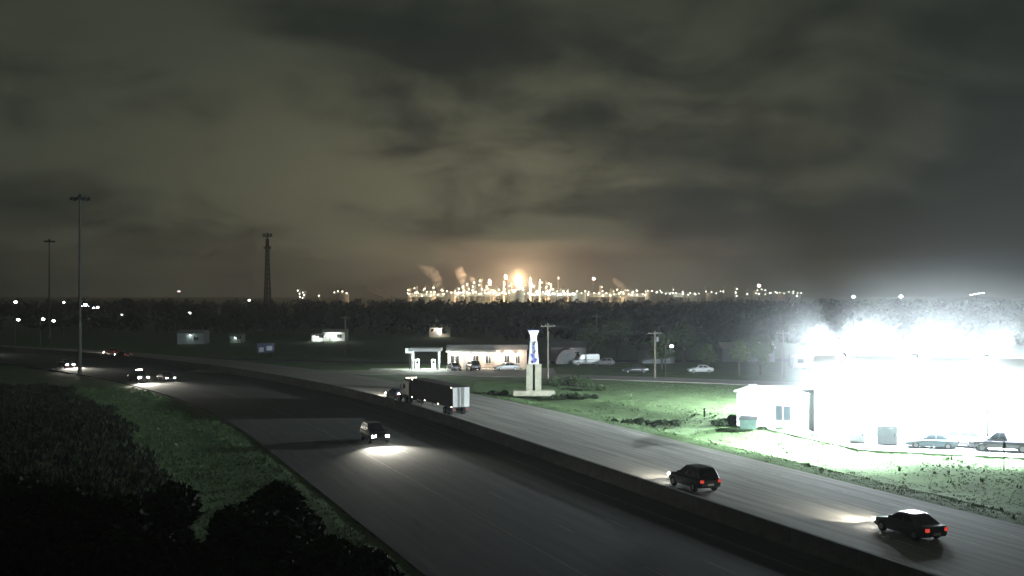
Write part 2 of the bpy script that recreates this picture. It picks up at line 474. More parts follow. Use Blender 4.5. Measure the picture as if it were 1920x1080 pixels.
    if beam:
        for sx in (-1, 1):
            light('headlight_beam', 'SPOT', root, (sx*hw*0.68, h+0.12, zl), (sx*0.03, 1, tilt), beam*1.3, (1.0, 0.94, 0.80), 0.08, angle, 0.9)
    return root
BLACKP = bodymat('black', (0.012, 0.012, 0.014)); GREYC = bodymat('charcoal', (0.045, 0.042, 0.050)); SILV = bodymat('silver', (0.30, 0.31, 0.32))
WHITEP = bodymat('white', (0.62, 0.63, 0.63)); BLUEP = bodymat('navy', (0.02, 0.03, 0.06)); MAROON = bodymat('maroon', (0.06, 0.015, 0.015))
def on_road(D, off, z=0.0, rev=False):
    s = s_at(D, off); x, y, th = fw(s, off)
    return (x, y, z), th + (PI if rev else 0)
p, a = on_road(83.5, 4.6)
car('suv', 'dark suv driving away beside the median, alone on the lit carriageway', p, a, 'suv', BLACKP, beam=2600, cat='car')
p, a = on_road(67.6, 8.5)
car('sedan', 'charcoal sedan with red tail lights driving away in the bottom right corner', p, a, 'sedan', GREYC, beam=3800)
p, a = on_road(153.0, 4.8)
car('sedan', 'small dark car driving away just ahead of the articulated truck', p, a, 'sedan', BLUEP, beam=5200)
p, a = on_road(109.5, -11.2, rev=True)
car('suv', 'oncoming car with glaring white headlights nearest the camera', p, a, 'suv', BLACKP, beam=5600, tilt=-0.22, angle=84)
p, a = on_road(181.5, -19.0, rev=True)
pk = car('pickup_truck', 'oncoming pickup with warm headlights and a bright roof light bar', p, a, 'pickup', BLACKP, beam=5200, tilt=-0.20, headm=HEADF, angle=84, cat='pickup')
MB().box(-0.5, 0.5, 0.30, 0.42, 1.92, 2.02).build('light_bar', lamp_mat('light_bar_lamp', (1.0,0.93,0.82), 40.0), pk, bevel=0.02)
p, a = on_road(216.0, -17.0, rev=True)
car('sedan', 'oncoming car with white headlights right of the far left edge', p, a, 'sedan', GREYC, beam=4200, tilt=-0.20, headm=HEADF, angle=84)
p, a = on_road(263.0, -9.0, rev=True)
car('hatchback', 'distant oncoming car with dim headlights at the left end of the freeway', p, a, 'hatch', SILV, beam=1500, headm=HEADL)
p, a = on_road(258.0, 9.0)
car('sedan', 'distant red-lit car driving away along the far left bend', p, a, 'sedan', MAROON, beam=5000)
p, a = on_road(247.0, 5.2)
car('sedan', 'distant car driving away whose headlights light the barrier at left', p, a, 'sedan', BLACKP, beam=9000)
p, a = on_road(178.0, -14.0, rev=True)
car('sedan', 'dim dark car following the oncoming pickup', (p[0]-4.6, p[1]+5.5, 0), a, 'sedan', BLACKP, beam=300, headm=lamp_mat('head_lamp_dim', (0.9,1.0,0.92), 12.0))

def semi(label, pos, heading):
    root = empty('semi_truck', pos, heading, label, 'truck')
    TR = mat('trailer_side', (0.060, 0.050, 0.048), 0.85, 0.15, 0.6); TW = mat('trailer_door', (0.86, 0.85, 0.83), 0.45, 0.05, 0.6)
    # origin at the rear bumper, +Y forward; trailer 15.2 m, tractor ahead
    MB().box(-1.3, 1.3, 0.0, 15.2, 1.12, 4.10).build('trailer', TR, root, bevel=0.03)
    for sx in (-1, 1):
        dr = MB().box(sx*0.655-0.615, sx*0.655+0.615, -0.045, -0.003, 1.22, 4.02).build('rear_door', TW, root, bevel=0.015)
        for k in (0.25, 0.45): MB().tube((sx*k, -0.075, 1.25), (sx*k, -0.075, 3.98), 0.018, n=6).build('lock_rod', STEEL, dr)
        MB().box(sx*1.0-0.14, sx*1.0+0.14, -0.03, 0.10, 0.80, 0.94).build('tail_light', REDL, root, bevel=0.02)
        MB().box(sx*0.62-0.04, sx*0.62+0.04, 0.02, 0.12, 0.52, 1.12).build('bumper_strut', DARKST, root)
        for y in (0.35, 5.0, 9.8, 14.7):
            MB().box(sx*1.315-0.02, sx*1.315+0.02, y-0.10, y+0.10, 1.16, 1.28).build('side_marker', AMBER, root)
        for y in (0.4, 14.6):
            MB().box(sx*1.315-0.02, sx*1.315+0.02, y-0.10, y+0.10, 3.92, 4.03).build('side_marker', AMBER, root)
        MB().box(sx*0.9-0.05, sx*0.9+0.05, 11.9, 12.05, 0.12, 1.12).build('landing_leg', DARKST, root, bevel=0.01)
    MB().box(-1.2, 1.2, 0.02, 0.14, 0.48, 0.60).build('rear_bumper', DARKST, root, bevel=0.01)
    MB().box(-0.5, 0.5, 0.8, 15.0, 0.92, 1.119).build('chassis_rail', DARKST, root)
    for y in (1.6, 2.9): 
        for sx in (-1, 1): wheel(root, sx*1.02, y, 0.52, 0.52, sx)
    cab = bodymat('truck_cab', (0.05, 0.05, 0.055))
    C = MB()
    def lp(y, w, a, b): return [(-w,y,a),(w,y,a),(w*1.0,y,b-0.3),(w*0.9,y,b),(-w*0.9,y,b),(-w*1.0,y,b-0.3)]
    C.loft([lp(16.0,1.22,0.95,3.7), lp(18.2,1.22,0.95,3.9), lp(18.9,1.15,0.95,3.2), lp(19.25,1.10,0.95,2.35)]); C.build('cab', cab, root, bevel=0.04)
    C = MB(); C.loft([lp(19.2,1.05,0.75,2.15), lp(20.6,0.98,0.70,1.95), lp(21.1,0.85,0.75,1.6)]); C.build('bonnet', cab, root, bevel=0.05)
    MB().box(-0.45, 0.45, 15.0, 20.6, 0.6, 0.94).build('frame', DARKST, root)
    W = MB(); W.quad((-1.0,19.28,2.42),(1.0,19.28,2.42),(1.02,18.97,3.12),(-1.02,18.97,3.12)); W.build('windscreen', GLASSD, root)
    for sx in (-1, 1):
        W = MB(); W.quad((sx*1.225,17.6,2.3),(sx*1.225,18.7,2.3),(sx*1.215,18.5,3.05),(sx*1.225,17.6,3.05)); W.build('side_window', GLASSD, root)
        MB().box(sx*1.5-0.06, sx*1.5+0.06, 18.75, 18.9, 2.2, 2.9).build('wing_mirror', DARKST, root, bevel=0.02)
        MB().tube((sx*1.26,15.9,1.0),(sx*1.26,15.9,3.9),0.08,n=10).build('exhaust_stack', STEEL, root)
        MB().box(sx*0.78-0.16, sx*0.78+0.16, 20.95, 21.12, 1.0, 1.2).build('headlight', HEADL, root, bevel=0.03)
        for y in (16.2, 17.4, 20.2): wheel(root, sx*1.02, y, 0.52, 0.5 if y < 18 else 0.3, sx)
        light('headlight_beam', 'SPOT', root, (sx*0.78, 21.25, 1.1), (sx*0.02, 1, -0.17), 4200, (1.0,0.95,0.86), 0.1, 70, 0.9)
    for x in (-0.8, -0.4, 0.0, 0.4, 0.8): MB().box(x-0.06, x+0.06, 18.05, 18.2, 3.86, 3.98).build('cab_marker', AMBER, root)
    return root
p, a = on_road(132.0, 4.5)
semi('articulated truck with a brightly lit white trailer rear driving away', p, a + 0.02).scale = (0.84, 0.96, 0.84)

# ------------------------------------------------------------------ the floodlit premises at right
RZ = -0.33
def flood_pole(x, y, h, label, heads):
    root = empty('floodlight_pole', (x, y, 0.03), 0.0, label, 'floodlight', 'floodlight poles around the white hall')
    MB().lathe([(0.16,0),(0.16,0.03),(0.10,0.05),(0.07,h)], 10).build('pole', STEEL, root)
    LM = lamp_mat('flood_lens', (0.84,0.95,1.0), 900.0)
    for dx_, dy_, dz_, pw in heads:
        d = Vector((dx_, dy_, dz_)).normalized(); q = Vector((dx_, dy_, 0)).normalized()*0.62
        MB().tube((0,0,h-0.05),(q.x,q.y,h-0.05),0.045).build('arm', STEEL, root)
        hd = MB().box(-0.38,0.38,-0.30,0.30,-0.06,0.10).build('flood_head', DARKST, root, bevel=0.02)
        hd.location = (q.x, q.y, h); hd.rotation_euler = d.to_track_quat('-Z', 'Y').to_euler()
        MB().box(-0.33,0.33,-0.25,0.25,-0.068,-0.062).build('lens', LM, hd)
        if dz_ < -0.9: light('flood_lamp', 'SPOT', root, Vector((q.x, q.y, h)) + d*0.40, d, pw, (0.78,0.94,1.0), 0.3, 150, 0.5).scale = (1,1,1)
        else: light('flood_lamp', 'AREA', root, Vector((q.x, q.y, h)) + d*0.10, d, pw, (0.82,0.95,1.0), 0.6)
    return root
def front(pw, down): return [(-0.5,-0.8,-0.6,pw), (0.1,0.25,-1.0,down), (0.3,0.95,-0.25,9000)]  # downward and roof-facing heads added to whiten the lot and roof
FD, RD = 150000, 190000
flood_pole(32.2, 107.2, 8.6, 'floodlight pole at the left front corner of the white hall', front(2700, FD))
flood_pole(38.4, 105.0, 8.6, 'floodlight pole in the middle of the row before the white hall', front(2700, FD))
flood_pole(44.4, 102.6, 8.6, 'floodlight pole before the hall nearest the right edge of the picture', front(2700, FD))
flood_pole(41.0, 138.0, 8.8, 'floodlight pole standing behind the gap between annex and hall', [(-0.8,-0.5,-0.35,8500), (-1.0,0.25,-0.24,40000), (-0.35,0.9,-0.25,12000), (0.1,-0.2,-1.0,RD), (0.75,-0.5,0.12,32000)])  # downward and rightward heads on the rear poles added to make air glow
flood_pole(51.0, 141.0, 8.6, 'floodlight pole rising behind the middle of the white hall', [(0.1,-0.2,-1.0,RD), (0.0,0.95,-0.3,1200), (0.75,-0.5,0.12,32000)])
flood_pole(60.5, 141.0, 8.8, 'floodlight pole behind the right part of the white hall', [(0.1,-0.2,-1.0,RD), (0.2,0.95,-0.3,1200), (0.6,-0.6,0.12,32000)])

def rot_empty(name, x, y, rz, label, cat, z=0.0, group=None): return empty(name, (x, y, z), rz, label, cat, group)
def cladding(parent, x0, x1, y, z0, z1, m_, step=0.9, d=0.05):
    """standing-seam wall panels on a front at local y"""
    n = max(1, round((x1-x0)/step)); w = (x1-x0)/n
    for i in range(n):
        a = x0+i*w
        MB().box(a+0.012, a+w-0.012, y-d, y-0.003, z0, z1).build('wall_panel', m_, parent)
def window(parent, x0, x1, y, z0, z1, m_=GLASSD, fr=WHITET, bars=1):
    f = MB()
    t = 0.08
    f.box(x0-t,x1+t,y-0.12,y-0.06,z1,z1+t); f.box(x0-t,x1+t,y-0.12,y-0.06,z0-t,z0); f.box(x0-t,x0,y-0.12,y-0.06,z0,z1); f.box(x1,x1+t,y-0.12,y-0.06,z0,z1)
    for k in range(1, bars+1):
        xx = x0+(x1-x0)*k/(bars+1); f.box(xx-0.025,xx+0.025,y-0.115,y-0.062,z0,z1)
    fo = f.build('window_frame', fr, parent)
    MB().box(x0,x1,y-0.095,y-0.075,z0,z1).build('pane', m_, fo)
    return fo
# main hall
b = rot_empty('white_building', 32.0, 116.2, RZ, 'large white metal-clad hall swamped by floodlight at right', 'building')
MB().box(0,26,0,14,0,6.3).build('wall', WHITEW, b)
cladding(b, 0, 26, 0, 0.02, 6.25, WHITEW, 1.3)
rf = MB(); rf.loft([[(-0.4,-0.4,6.3),(26.4,-0.4,6.3),(26.4,14.4,6.3),(-0.4,14.4,6.3)], [(-0.4,-0.4,6.55),(26.4,-0.4,6.55),(26.4,14.4,6.55),(-0.4,14.4,6.55)], [(-0.4,6.9,7.8),(26.4,6.9,7.8),(26.4,7.1,7.8),(-0.4,7.1,7.8)]])
ro = rf.build('roof', PALEROOF, b); MB().box(-0.45,26.45,-0.52,-0.402,6.34,6.50).build('gutter', WHITET, ro)
window(b, 11.0, 13.6, -0.05, 2.3, 4.0, GREYP, WHITET, 2)
window(b, 16.0, 19.5, -0.05, 3.0, 3.8, GREYP, WHITET, 3)
for x0 in (4.2, 8.0):
    d_ = MB().box(x0,x0+2.7,-0.10,-0.052,0.03,3.0).build('roller_door', GREYP, b)
    for k in range(9): MB().box(x0+0.02,x0+2.68,-0.125,-0.102,0.08+k*0.32,0.08+k*0.32+0.27).build('door_slat', GREYP, d_)
# annex
b = rot_empty('white_annex', 24.9, 121.6, RZ-0.12, 'low white annex with dark windows left of the hall', 'building')
MB().box(0,9.2,0,7,0,3.8).build('wall', WHITEW, b)
cladding(b, 0, 9.2, 0, 0.02, 3.78, WHITEW, 1.15)
rf = MB().box(-0.3,9.5,-0.3,7.3,3.8,4.0).build('roof', WHITET, b, bevel=0.03)
MB().box(1.0,1.7,1.2,1.9,4.0,4.6).build('roof_vent', GREYP, rf, bevel=0.04)
MB().tube((8.3,2.5,4.0),(8.3,2.5,5.6),0.16,n=12).build('flue', GREYP, rf)
window(b, 4.3, 5.9, -0.05, 0.9, 2.5, GLASSD, GREYP, 1)
window(b, 6.4, 7.6, -0.05, 0.9, 2.4, GREYP, WHITET, 1)
dr = MB().box(0.7,1.6,-0.11,-0.052,0.05,2.15).build('door', GREYP, b); MB().ball((1.48,-0.14,1.05),0.05).build('handle', STEEL, dr)
# left wing of pale panels, the low fenced store and what stands along the foot of the wall
tk = rot_empty('dumpster', 25.6, 119.0, RZ, 'waste dumpster at the left end of the white annex', 'dumpster', -0.1)
MB().loft([[(-0.8,-0.5,0.15),(0.8,-0.5,0.15),(0.8,0.5,0.15),(-0.8,0.5,0.15)],[(-0.95,-0.65,1.2),(0.95,-0.65,1.2),(0.95,0.6,1.4),(-0.95,0.6,1.4)]]).build('bin', mat('dumpster_green',(0.03,0.05,0.04),0.7,0.3), tk, bevel=0.03)
MB().loft([[(-0.97,-0.67,1.21),(0.97,-0.67,1.21),(0.97,0.62,1.41),(-0.97,0.62,1.41)],[(-0.97,-0.67,1.27),(0.97,-0.67,1.27),(0.97,0.62,1.47),(-0.97,0.62,1.47)]]).build('lid', TYRE, tk)
# fenced yard along the lot's lower edge
def panel_box(name, x, y, w, d, h, m_, label, cat, rz=RZ, z=0.03, group=None):
    o = rot_empty(name, x, y, rz, label, cat, z, group)
    MB().box(-w/2,w/2,-d/2,d/2,0.12,h).build('case', m_, o, bevel=0.04)
    MB().box(-w/2+0.06,w/2-0.06,-d/2+0.06,d/2-0.06,0,0.12).build('plinth', DARKST, o)
    MB().box(-w/2+0.12,w/2-0.12,-d/2-0.03,-d/2-0.003,0.3,h-0.25).build('door', m_, o, bevel=0.01)
    MB().box(w/2-0.3,w/2-0.24,-d/2-0.06,-d/2-0.031,h*0.5,h*0.5+0.2).build('handle', DARKST, o)
    return o
panel_box('equipment_cabinet', 36.4, 106.6, 1.9, 1.0, 1.9, GREYP, 'grey equipment cabinet standing between the first two floodlight poles', 'cabinet')
panel_box('equipment_cabinet', 33.9, 107.8, 1.5, 0.9, 1.6, WHITET, 'white equipment cabinet beside the left floodlight pole', 'cabinet')
def lot_car(x, y, rz, kind, paint, label, name): return car(name, label, (x, y, 0.03), rz, kind, paint, lights=False, group='cars parked before the white building')
lot_car(39.9, 104.6, RZ+PI/2+0.05, 'sedan', bodymat('blue_grey', (0.10,0.13,0.15)), 'blue grey sedan parked at the front of the floodlit lot, leftmost of the parked cars', 'sedan')
lot_car(42.6, 105.6, RZ+PI/2-0.1, 'suv', SILV, 'silver suv parked in the second row of the floodlit lot', 'suv')
lot_car(45.6, 102.4, RZ+PI/2, 'pickup', GREYC, 'charcoal pickup parked on the right of the floodlit lot', 'pickup_truck')
# marker post by the verge
o = empty('marker_post', (41.2, 92.0, -0.25), 0, 'thin dark post standing in the grass at the right edge', 'post')
MB().lathe([(0.05,0),(0.05,2.6),(0.02,2.65)],8).build('post', DARKST, o); MB().box(-0.12,0.12,-0.07,-0.055,2.1,2.5).build('plate', STEEL, o)
o = empty('marker_post', (23.2, 132.4, -0.2), 0, 'short dark marker post in the grass left of the annex', 'post')
MB().lathe([(0.12,0),(0.12,1.0),(0.08,1.05)],8).build('post', DARKST, o); MB().lathe([(0.125,0.75),(0.125,0.9)],8).build('band', WHITET, o)

# ------------------------------------------------------------------ roadside monument sign
sg = empty('monument_sign', (3.1, 158.0, -0.08), 0.05, 'tall monument sign with twin stone pillars and a lit white crown', 'sign')
MB().box(-3.0,3.0,-1.1,1.1,0,0.75).build('base', STONE, sg, bevel=0.06)
for sx in (-1, 1):
    pl = MB().box(sx*0.62-0.46, sx*0.62+0.46, -0.5, 0.5, 0.752, 4.35).build('pillar', STONE, sg, bevel=0.03)
    MB().box(sx*0.62-0.52, sx*0.62+0.52, -0.56, 0.56, 4.352, 4.52).build('capstone', STONE, pl, bevel=0.03)
MB().tube((0,0,0.752),(0,0,4.6),0.11,n=10).build('steel_pole', DARKST, sg)
BLU = mat('sign_blue', (0.10,0.10,0.42), 0.5, 0.2, 1.0, emit=(0.16,0.15,0.75), es=0.10)
SGW = mat('sign_white', (0.70,0.70,0.74), 0.5, 0.15, 1.2, emit=(0.86,0.84,1.0), es=0.10)
CRN = mat('sign_crown', (0.75,0.75,0.80), 0.5, 0.05, 1.0, emit=(0.88,0.86,1.0), es=0.75)
cb = MB().loft([[(-0.78,-0.32,4.53),(0.78,-0.32,4.53),(0.78,0.32,4.53),(-0.78,0.32,4.53)],[(-0.62,-0.32,6.2),(0.62,-0.32,6.2),(0.62,0.32,6.2),(-0.62,0.32,6.2)],[(-0.52,-0.3,7.9),(0.52,-0.3,7.9),(0.52,0.3,7.9),(-0.52,0.3,7.9)]]).build('cabinet', SGW, sg, bevel=0.03)
SLOT = mat('sign_slot', (0.05,0.05,0.06), 0.6, 0.1)
for (x, z, w, h, an, m_) in ((0.0,6.2,0.42,3.0,0.0,mat('sign_field',(0.34,0.34,0.42),0.5,0.2,1.0)),(0.06,7.52,0.20,0.66,0.55,SLOT),(-0.05,6.85,0.22,0.5,-0.5,BLU),(0.10,6.3,0.2,0.5,0.5,SLOT),(-0.16,5.75,0.34,0.6,-0.35,BLU),(0.20,5.1,0.42,0.6,0.5,BLU),(-0.22,4.85,0.26,0.4,-0.5,SLOT)):
    o = MB().box(-w/2,w/2,-0.02,0.0,-h/2,h/2).build('sign_field' if h > 2 else 'emblem_stroke', m_, cb); o.location = (x, -0.326 if h > 2 else -0.349, z); o.rotation_euler.y = an
MB().loft([[(-0.42,-0.3,7.92),(0.42,-0.3,7.92),(0.42,0.3,7.92),(-0.42,0.3,7.92)],[(-0.46,-0.32,8.6),(0.46,-0.32,8.6),(0.46,0.32,8.6),(-0.46,0.32,8.6)],[(-0.78,-0.42,9.35),(0.78,-0.42,9.35),(0.78,0.42,9.35),(-0.78,0.42,9.35)]]).build('crown', CRN, sg, bevel=0.02)
MB().box(-0.9,0.9,-0.5,0.5,9.352,9.55).build('cap', mat('sign_cap',(0.03,0.025,0.09),0.6,0.0), sg, bevel=0.03)

# ------------------------------------------------------------------ masts and towers
def high_mast(x, y, h, label):
    root = empty('high_mast_light', (x, y, -0.1), 0.2, label, 'lamp post', 'high-mast lights beside the freeway')
    MB().lathe([(0.55,0),(0.55,0.1),(0.36,0.12),(0.32,4),(0.17,h)], 12).build('mast', STEEL, root)
    rg = MB(); n = 20
    rg.loft([[(r*math.cos(2*PI*i/n), r*math.sin(2*PI*i/n), z) for i in range(n)] for r, z in ((1.2,h-0.25),(1.28,h-0.2),(1.28,h-0.1),(1.2,h-0.05))], cap=False)
    ring = rg.build('ring', DARKST, root)
    for k in range(4):
        a = k*PI/2; MB().tube((0,0,h-0.15),(1.22*math.cos(a),1.22*math.sin(a),h-0.15),0.04,n=6).build('spoke', DARKST, ring)
    MB().lathe([(0.22,h),(0.30,h+0.1),(0.22,h+0.55),(0.05,h+0.62)],10).build('head', DARKST, root)
    for k in range(8):
        a = k*PI/4
        o = MB().lathe([(0.12,0.30),(0.20,0.22),(0.26,0.0),(0.30,-0.28)],10).build('luminaire', DARKST, root); o.location = (1.5*math.cos(a), 1.5*math.sin(a), h-0.22)
    return root
high_mast(-77.4, 196.7, 31.8, 'unlit high-mast light pole standing tallest near the left edge')
high_mast(-147.5, 350.0, 31.0, 'shorter-looking farther unlit high-mast pole at the far left')
tw = empty('cell_tower', (-156.0, 700.0, -0.12), 0.3, 'dark lattice cell tower rising above the trees left of the plant', 'tower')
H_ = 48.0
def leg_r(z): return 2.6 - 1.7*z/H_
corners = [(math.cos(a), math.sin(a)) for a in (PI/2, PI/2+2*PI/3, PI/2+4*PI/3)]
for c in corners: MB().tube((c[0]*leg_r(0),c[1]*leg_r(0),0),(c[0]*leg_r(H_),c[1]*leg_r(H_),H_),0.42,0.3,6).build('leg', DARKST, tw)
br = MB(); nb = 16
for k in range(nb):
    z0, z1 = H_*k/nb, H_*(k+1)/nb
    for i in range(3):
        a, b_ = corners[i], corners[(i+1)%3]
        br.tube((a[0]*leg_r(z0),a[1]*leg_r(z0),z0),(b_[0]*leg_r(z1),b_[1]*leg_r(z1),z1),0.20,n=4)
        br.tube((b_[0]*leg_r(z0),b_[1]*leg_r(z0),z0),(a[0]*leg_r(z1),a[1]*leg_r(z1),z1),0.20,n=4)
        br.tube((a[0]*leg_r(z1),a[1]*leg_r(z1),z1),(b_[0]*leg_r(z1),b_[1]*leg_r(z1),z1),0.20,n=4)
tag(br.build('bracing', DARKST, tw), kind='stuff')
for z, rr_, hh in ((50.5, 2.7, 2.2), (42.5, 2.2, 1.6)):
    pf = MB().lathe([(rr_*0.8,z-hh/2),(rr_*0.8,z-hh/2+0.2)],12).build('platform', DARKST, tw)
    for k in range(9):
        a = 2*PI*k/9
        o = MB().box(-0.3,0.3,-0.2,0.2,-hh/2,hh/2).build('antenna', DARKST, pf, bevel=0.03); o.location = (rr_*math.cos(a), rr_*math.sin(a), z); o.rotation_euler.z = a+PI/2
MB().tube((0,0,H_),(0,0,52.2),0.3,n=8).build('top_pole', DARKST, tw)

def utility_pole(x, y, h, rz, label, lampy=False, transformer=False):
    root = empty('utility_pole', (x, y, -0.1), rz, label, 'utility pole', 'wooden utility poles along the frontage road')
    MB().lathe([(0.19,0),(0.17,h*0.5),(0.13,h)],10).build('pole', WOOD, root)
    arm = MB().box(-1.15,1.15,-0.20,-0.08,h-0.55,h-0.40).build('cross_arm', WOOD, root)
    for xx in (-1.0,-0.35,0.35,1.0): MB().lathe([(0.04,0),(0.07,0.06),(0.05,0.16),(0.02,0.2)],8,(xx,-0.14,h-0.40)).build('insulator', GREYP, arm)
    if transformer: MB().lathe([(0.05,h-1.95),(0.24,h-1.9),(0.24,h-1.15),(0.1,h-1.08)],12,(0.42,0,0)).build('transformer', GREYP, root)
    return root
POLES = [(5.8,178.0,9.8,'thin utility pole just right of the monument sign'), (24.7,189.8,8.2,'pale utility pole in the gap right of the sign'), (46.0,186.5,8.4,'bright utility pole in front of the round floodlit tree'), (72.0,180.0,8.8,'utility pole seen above the floodlit hall')]
for i, (x, y, h, lb) in enumerate(POLES): utility_pole(x, y, h, -0.1, lb, transformer=(i in (1,)))
utility_pole(19.8, 257.0, 9.5, 0.1, 'faint far utility pole left of the pale pole')
utility_pole(-39.0, 257.0, 9.2, 0.1, 'faint utility pole beside the small lit shed')
def wire(a, b, sag, label):
    m_ = MB(); n = 14; pts = []
    for i in range(n+1):
        t = i/n; p = Vector(a).lerp(Vector(b), t); p.z -= sag*4*t*(1-t); pts.append(p)
    L = []
    for p in pts: L.append([(p.x,p.y-0.018,p.z-0.012),(p.x,p.y+0.018,p.z-0.012),(p.x,p.y,p.z+0.02)])
    m_.loft(L); tag(m_.build('power_line', WIRE), label, 'cable', 'power lines between the utility poles')
for i in range(3):
    a, b_ = POLES[i], POLES[i+1]
    nm = ('between the sign and the pale pole', 'between the pale pole and the bright pole', 'from the bright pole over the floodlit hall')[i]
    for xx, w in ((-1.0,'left'),(0.35,'middle'),(1.0,'right')):
        wire((a[0]+xx,a[1]-0.14,a[2]-0.31),(b_[0]+xx,b_[1]-0.14,b_[2]-0.31),0.5,'%s cable slung %s' % (w, nm))

# ------------------------------------------------------------------ buildings along the frontage road
def wall_lamp(parent, x, y, z, power, c, r=0.18, lens=40):
    lm = MB().box(x-0.25,x+0.25,y-0.30,y-0.02,z,z+0.16).build('wall_lamp', DARKST, parent)
    MB().box(x-0.22,x+0.22,y-0.28,y-0.06,z-0.02,z-0.004).build('lens', lamp_mat('wall_lens_%d_%d' % (lens, int(c[2]*100)), c, lens), lm)
    light('lamp', 'POINT', parent, (x, y-0.75, z-0.35), None, power, c, r)
WARMC = (1.0, 0.80, 0.64); COOLC = (0.86, 1.0, 0.90)
b = rot_empty('shop_building', -12.5, 213.5, 0.0, 'long low shop with a pinkish lit front and dark roof left of the sign', 'building')
MB().box(0,15.4,0,10,0,3.5).build('wall', PINKW, b)
MB().box(-0.3,15.7,-0.25,10.3,3.5,4.5).build('roof', ROOFG, b, bevel=0.05)
cn = MB().box(-0.2,9.5,-2.2,-0.255,3.15,3.42).build('canopy', WHITET, b, bevel=0.02)
for xx in (0.3, 4.6, 9.0): MB().box(xx-0.08,xx+0.08,-2.1,-1.94,0,3.149).build('canopy_post', WHITET, cn)
for x0, x1 in ((0.6,2.2),(4.9,6.0),(7.4,8.4),(11.0,12.0),(13.2,14.0)): window(b, x0, x1, -0.02, 0.9, 2.4, GLASSD, WHITET, 1)
dr = MB().box(3.0,4.1,-0.06,-0.003,0.02,2.3).build('door', GREYP, b); MB().ball((3.95,-0.09,1.05),0.05).build('handle', STEEL, dr)
for xx in (1.5, 4.6, 8.0, 10.6, 13.2): wall_lamp(b, xx, -0.26, 2.75, 420, WARMC)
b = rot_empty('fuel_canopy', -17.2, 210.0, 0.0, 'bright greenish white fuel canopy at the left end of the shop', 'canopy')
MB().box(-2.4,3.8,-2.6,2.6,3.5,4.1).build('fascia', WHITEW, b, bevel=0.04)
for xx in (-1.8, 3.2):
    for yy in (-1.8, 1.8): MB().box(xx-0.1,xx+0.1,yy-0.1,yy+0.1,0,3.499).build('column', WHITET, b)
for xx in (-1.0, 0.7, 2.4):
    MB().box(xx-0.35,xx+0.35,-0.3,0.3,3.47,3.498).build('soffit_lamp', lamp_mat('soffit_lens', COOLC, 30.0), b)
    light('lamp', 'POINT', b, (xx, -1.0, 3.0), None, 1500, COOLC, 0.2)
for k, xx in enumerate((-0.9, 2.2)):
    pm = empty('fuel_pump', (-17.2+xx, 210.0, 0.01), 0, ('left' if k == 0 else 'right') + ' fuel pump under the greenish white canopy', 'fuel pump')
    MB().box(-0.4,0.4,-0.3,0.3,0,1.9).build('case', WHITET, pm, bevel=0.04); MB().box(-0.28,0.28,-0.32,-0.303,1.1,1.6).build('display', GLASSD, pm); MB().box(0.402,0.46,-0.1,0.1,0.7,1.2).build('nozzle', DARKST, pm)
o = empty('price_sign', (-19.4, 207.6, 0.0), 0, 'small bright white sign on a post left of the fuel canopy', 'sign')
MB().box(-0.07,0.07,-0.07,0.07,0,3.2).build('post', DARKST, o); MB().box(-0.75,0.75,-0.15,0.15,3.2,4.1).build('panel', mat('price_panel',(0.7,0.8,0.78),0.5,0.0,emit=(0.85,1.0,0.97),es=1.1), o, bevel=0.03)
def shed(name, x, y, w, d, h, rise, label, wallm, roofm, lampc=None, power=0, rz=0.0):
    b = rot_empty(name, x, y, rz, label, 'building')
    MB().box(-w/2,w/2,0,d,0,h).build('wall', wallm, b)
    MB().loft([[(-w/2-0.3,-0.3,h),(w/2+0.3,-0.3,h),(w/2+0.3,d+0.3,h),(-w/2-0.3,d+0.3,h)],[(-w/2-0.3,d/2-0.05,h+rise),(w/2+0.3,d/2-0.05,h+rise),(w/2+0.3,d/2+0.05,h+rise),(-w/2-0.3,d/2+0.05,h+rise)]]).build('roof', roofm, b)
    dr = MB().box(-w*0.2,-w*0.2+1.0,-0.05,-0.003,0.02,2.1).build('door', GREYP, b)
    MB().ball((-w*0.2+0.85,-0.08,1.0),0.05).build('handle', STEEL, dr)
    window(b, w*0.12, w*0.12+1.4, 0.0, 1.0, 2.1)
    if power: wall_lamp(b, 0, 0, h-0.4, power, lampc)
    return b
shed('small_shed', -53.0, 327, 7.0, 5, 2.6, 0.9, 'small pale shed with a lit front far left of the shop', WHITEW, PALEROOF, (0.95,1.0,0.92), 800)
shed('small_shed', -57.6, 325, 3.4, 4, 1.7, 0.6, 'low lean-to left of the small pale shed', WHITEW, PALEROOF, (0.95,1.0,0.92), 260)
shed('small_house', -23.5, 356, 6.6, 6, 3.0, 1.0, 'small pale-roofed house showing above the fuel canopy', PINKW, PALEROOF, (1.0,0.95,0.85), 700)
shed('dim_building', -90.5, 309, 7.4, 6, 3.0, 0.9, 'dim grey building in the dark left of the cell tower', GREYP, GREYP, (0.8,1.0,0.9), 45)
shed('dim_building', -79.6, 316, 3.2, 5, 2.0, 0.6, 'very dim low hut right of the dim grey building', GREYP, GREYP, (0.8,1.0,0.9), 22)
shed('grey_house', 12.0, 233, 7.5, 7, 2.9, 1.3, 'grey house in the dark behind the monument sign', mat('grey_siding',(0.26,0.25,0.25),0.9,0.15), ROOFG, (1.0,0.9,0.8), 40)
shed('long_house', 50, 232, 11, 7, 2.8, 1.2, 'long grey house behind the lit trees', GREYP, PALEROOF)
shed('pale_house', 30, 226, 7, 6, 2.7, 1.2, 'pale house behind the white parked car', GREYP, ROOFG)
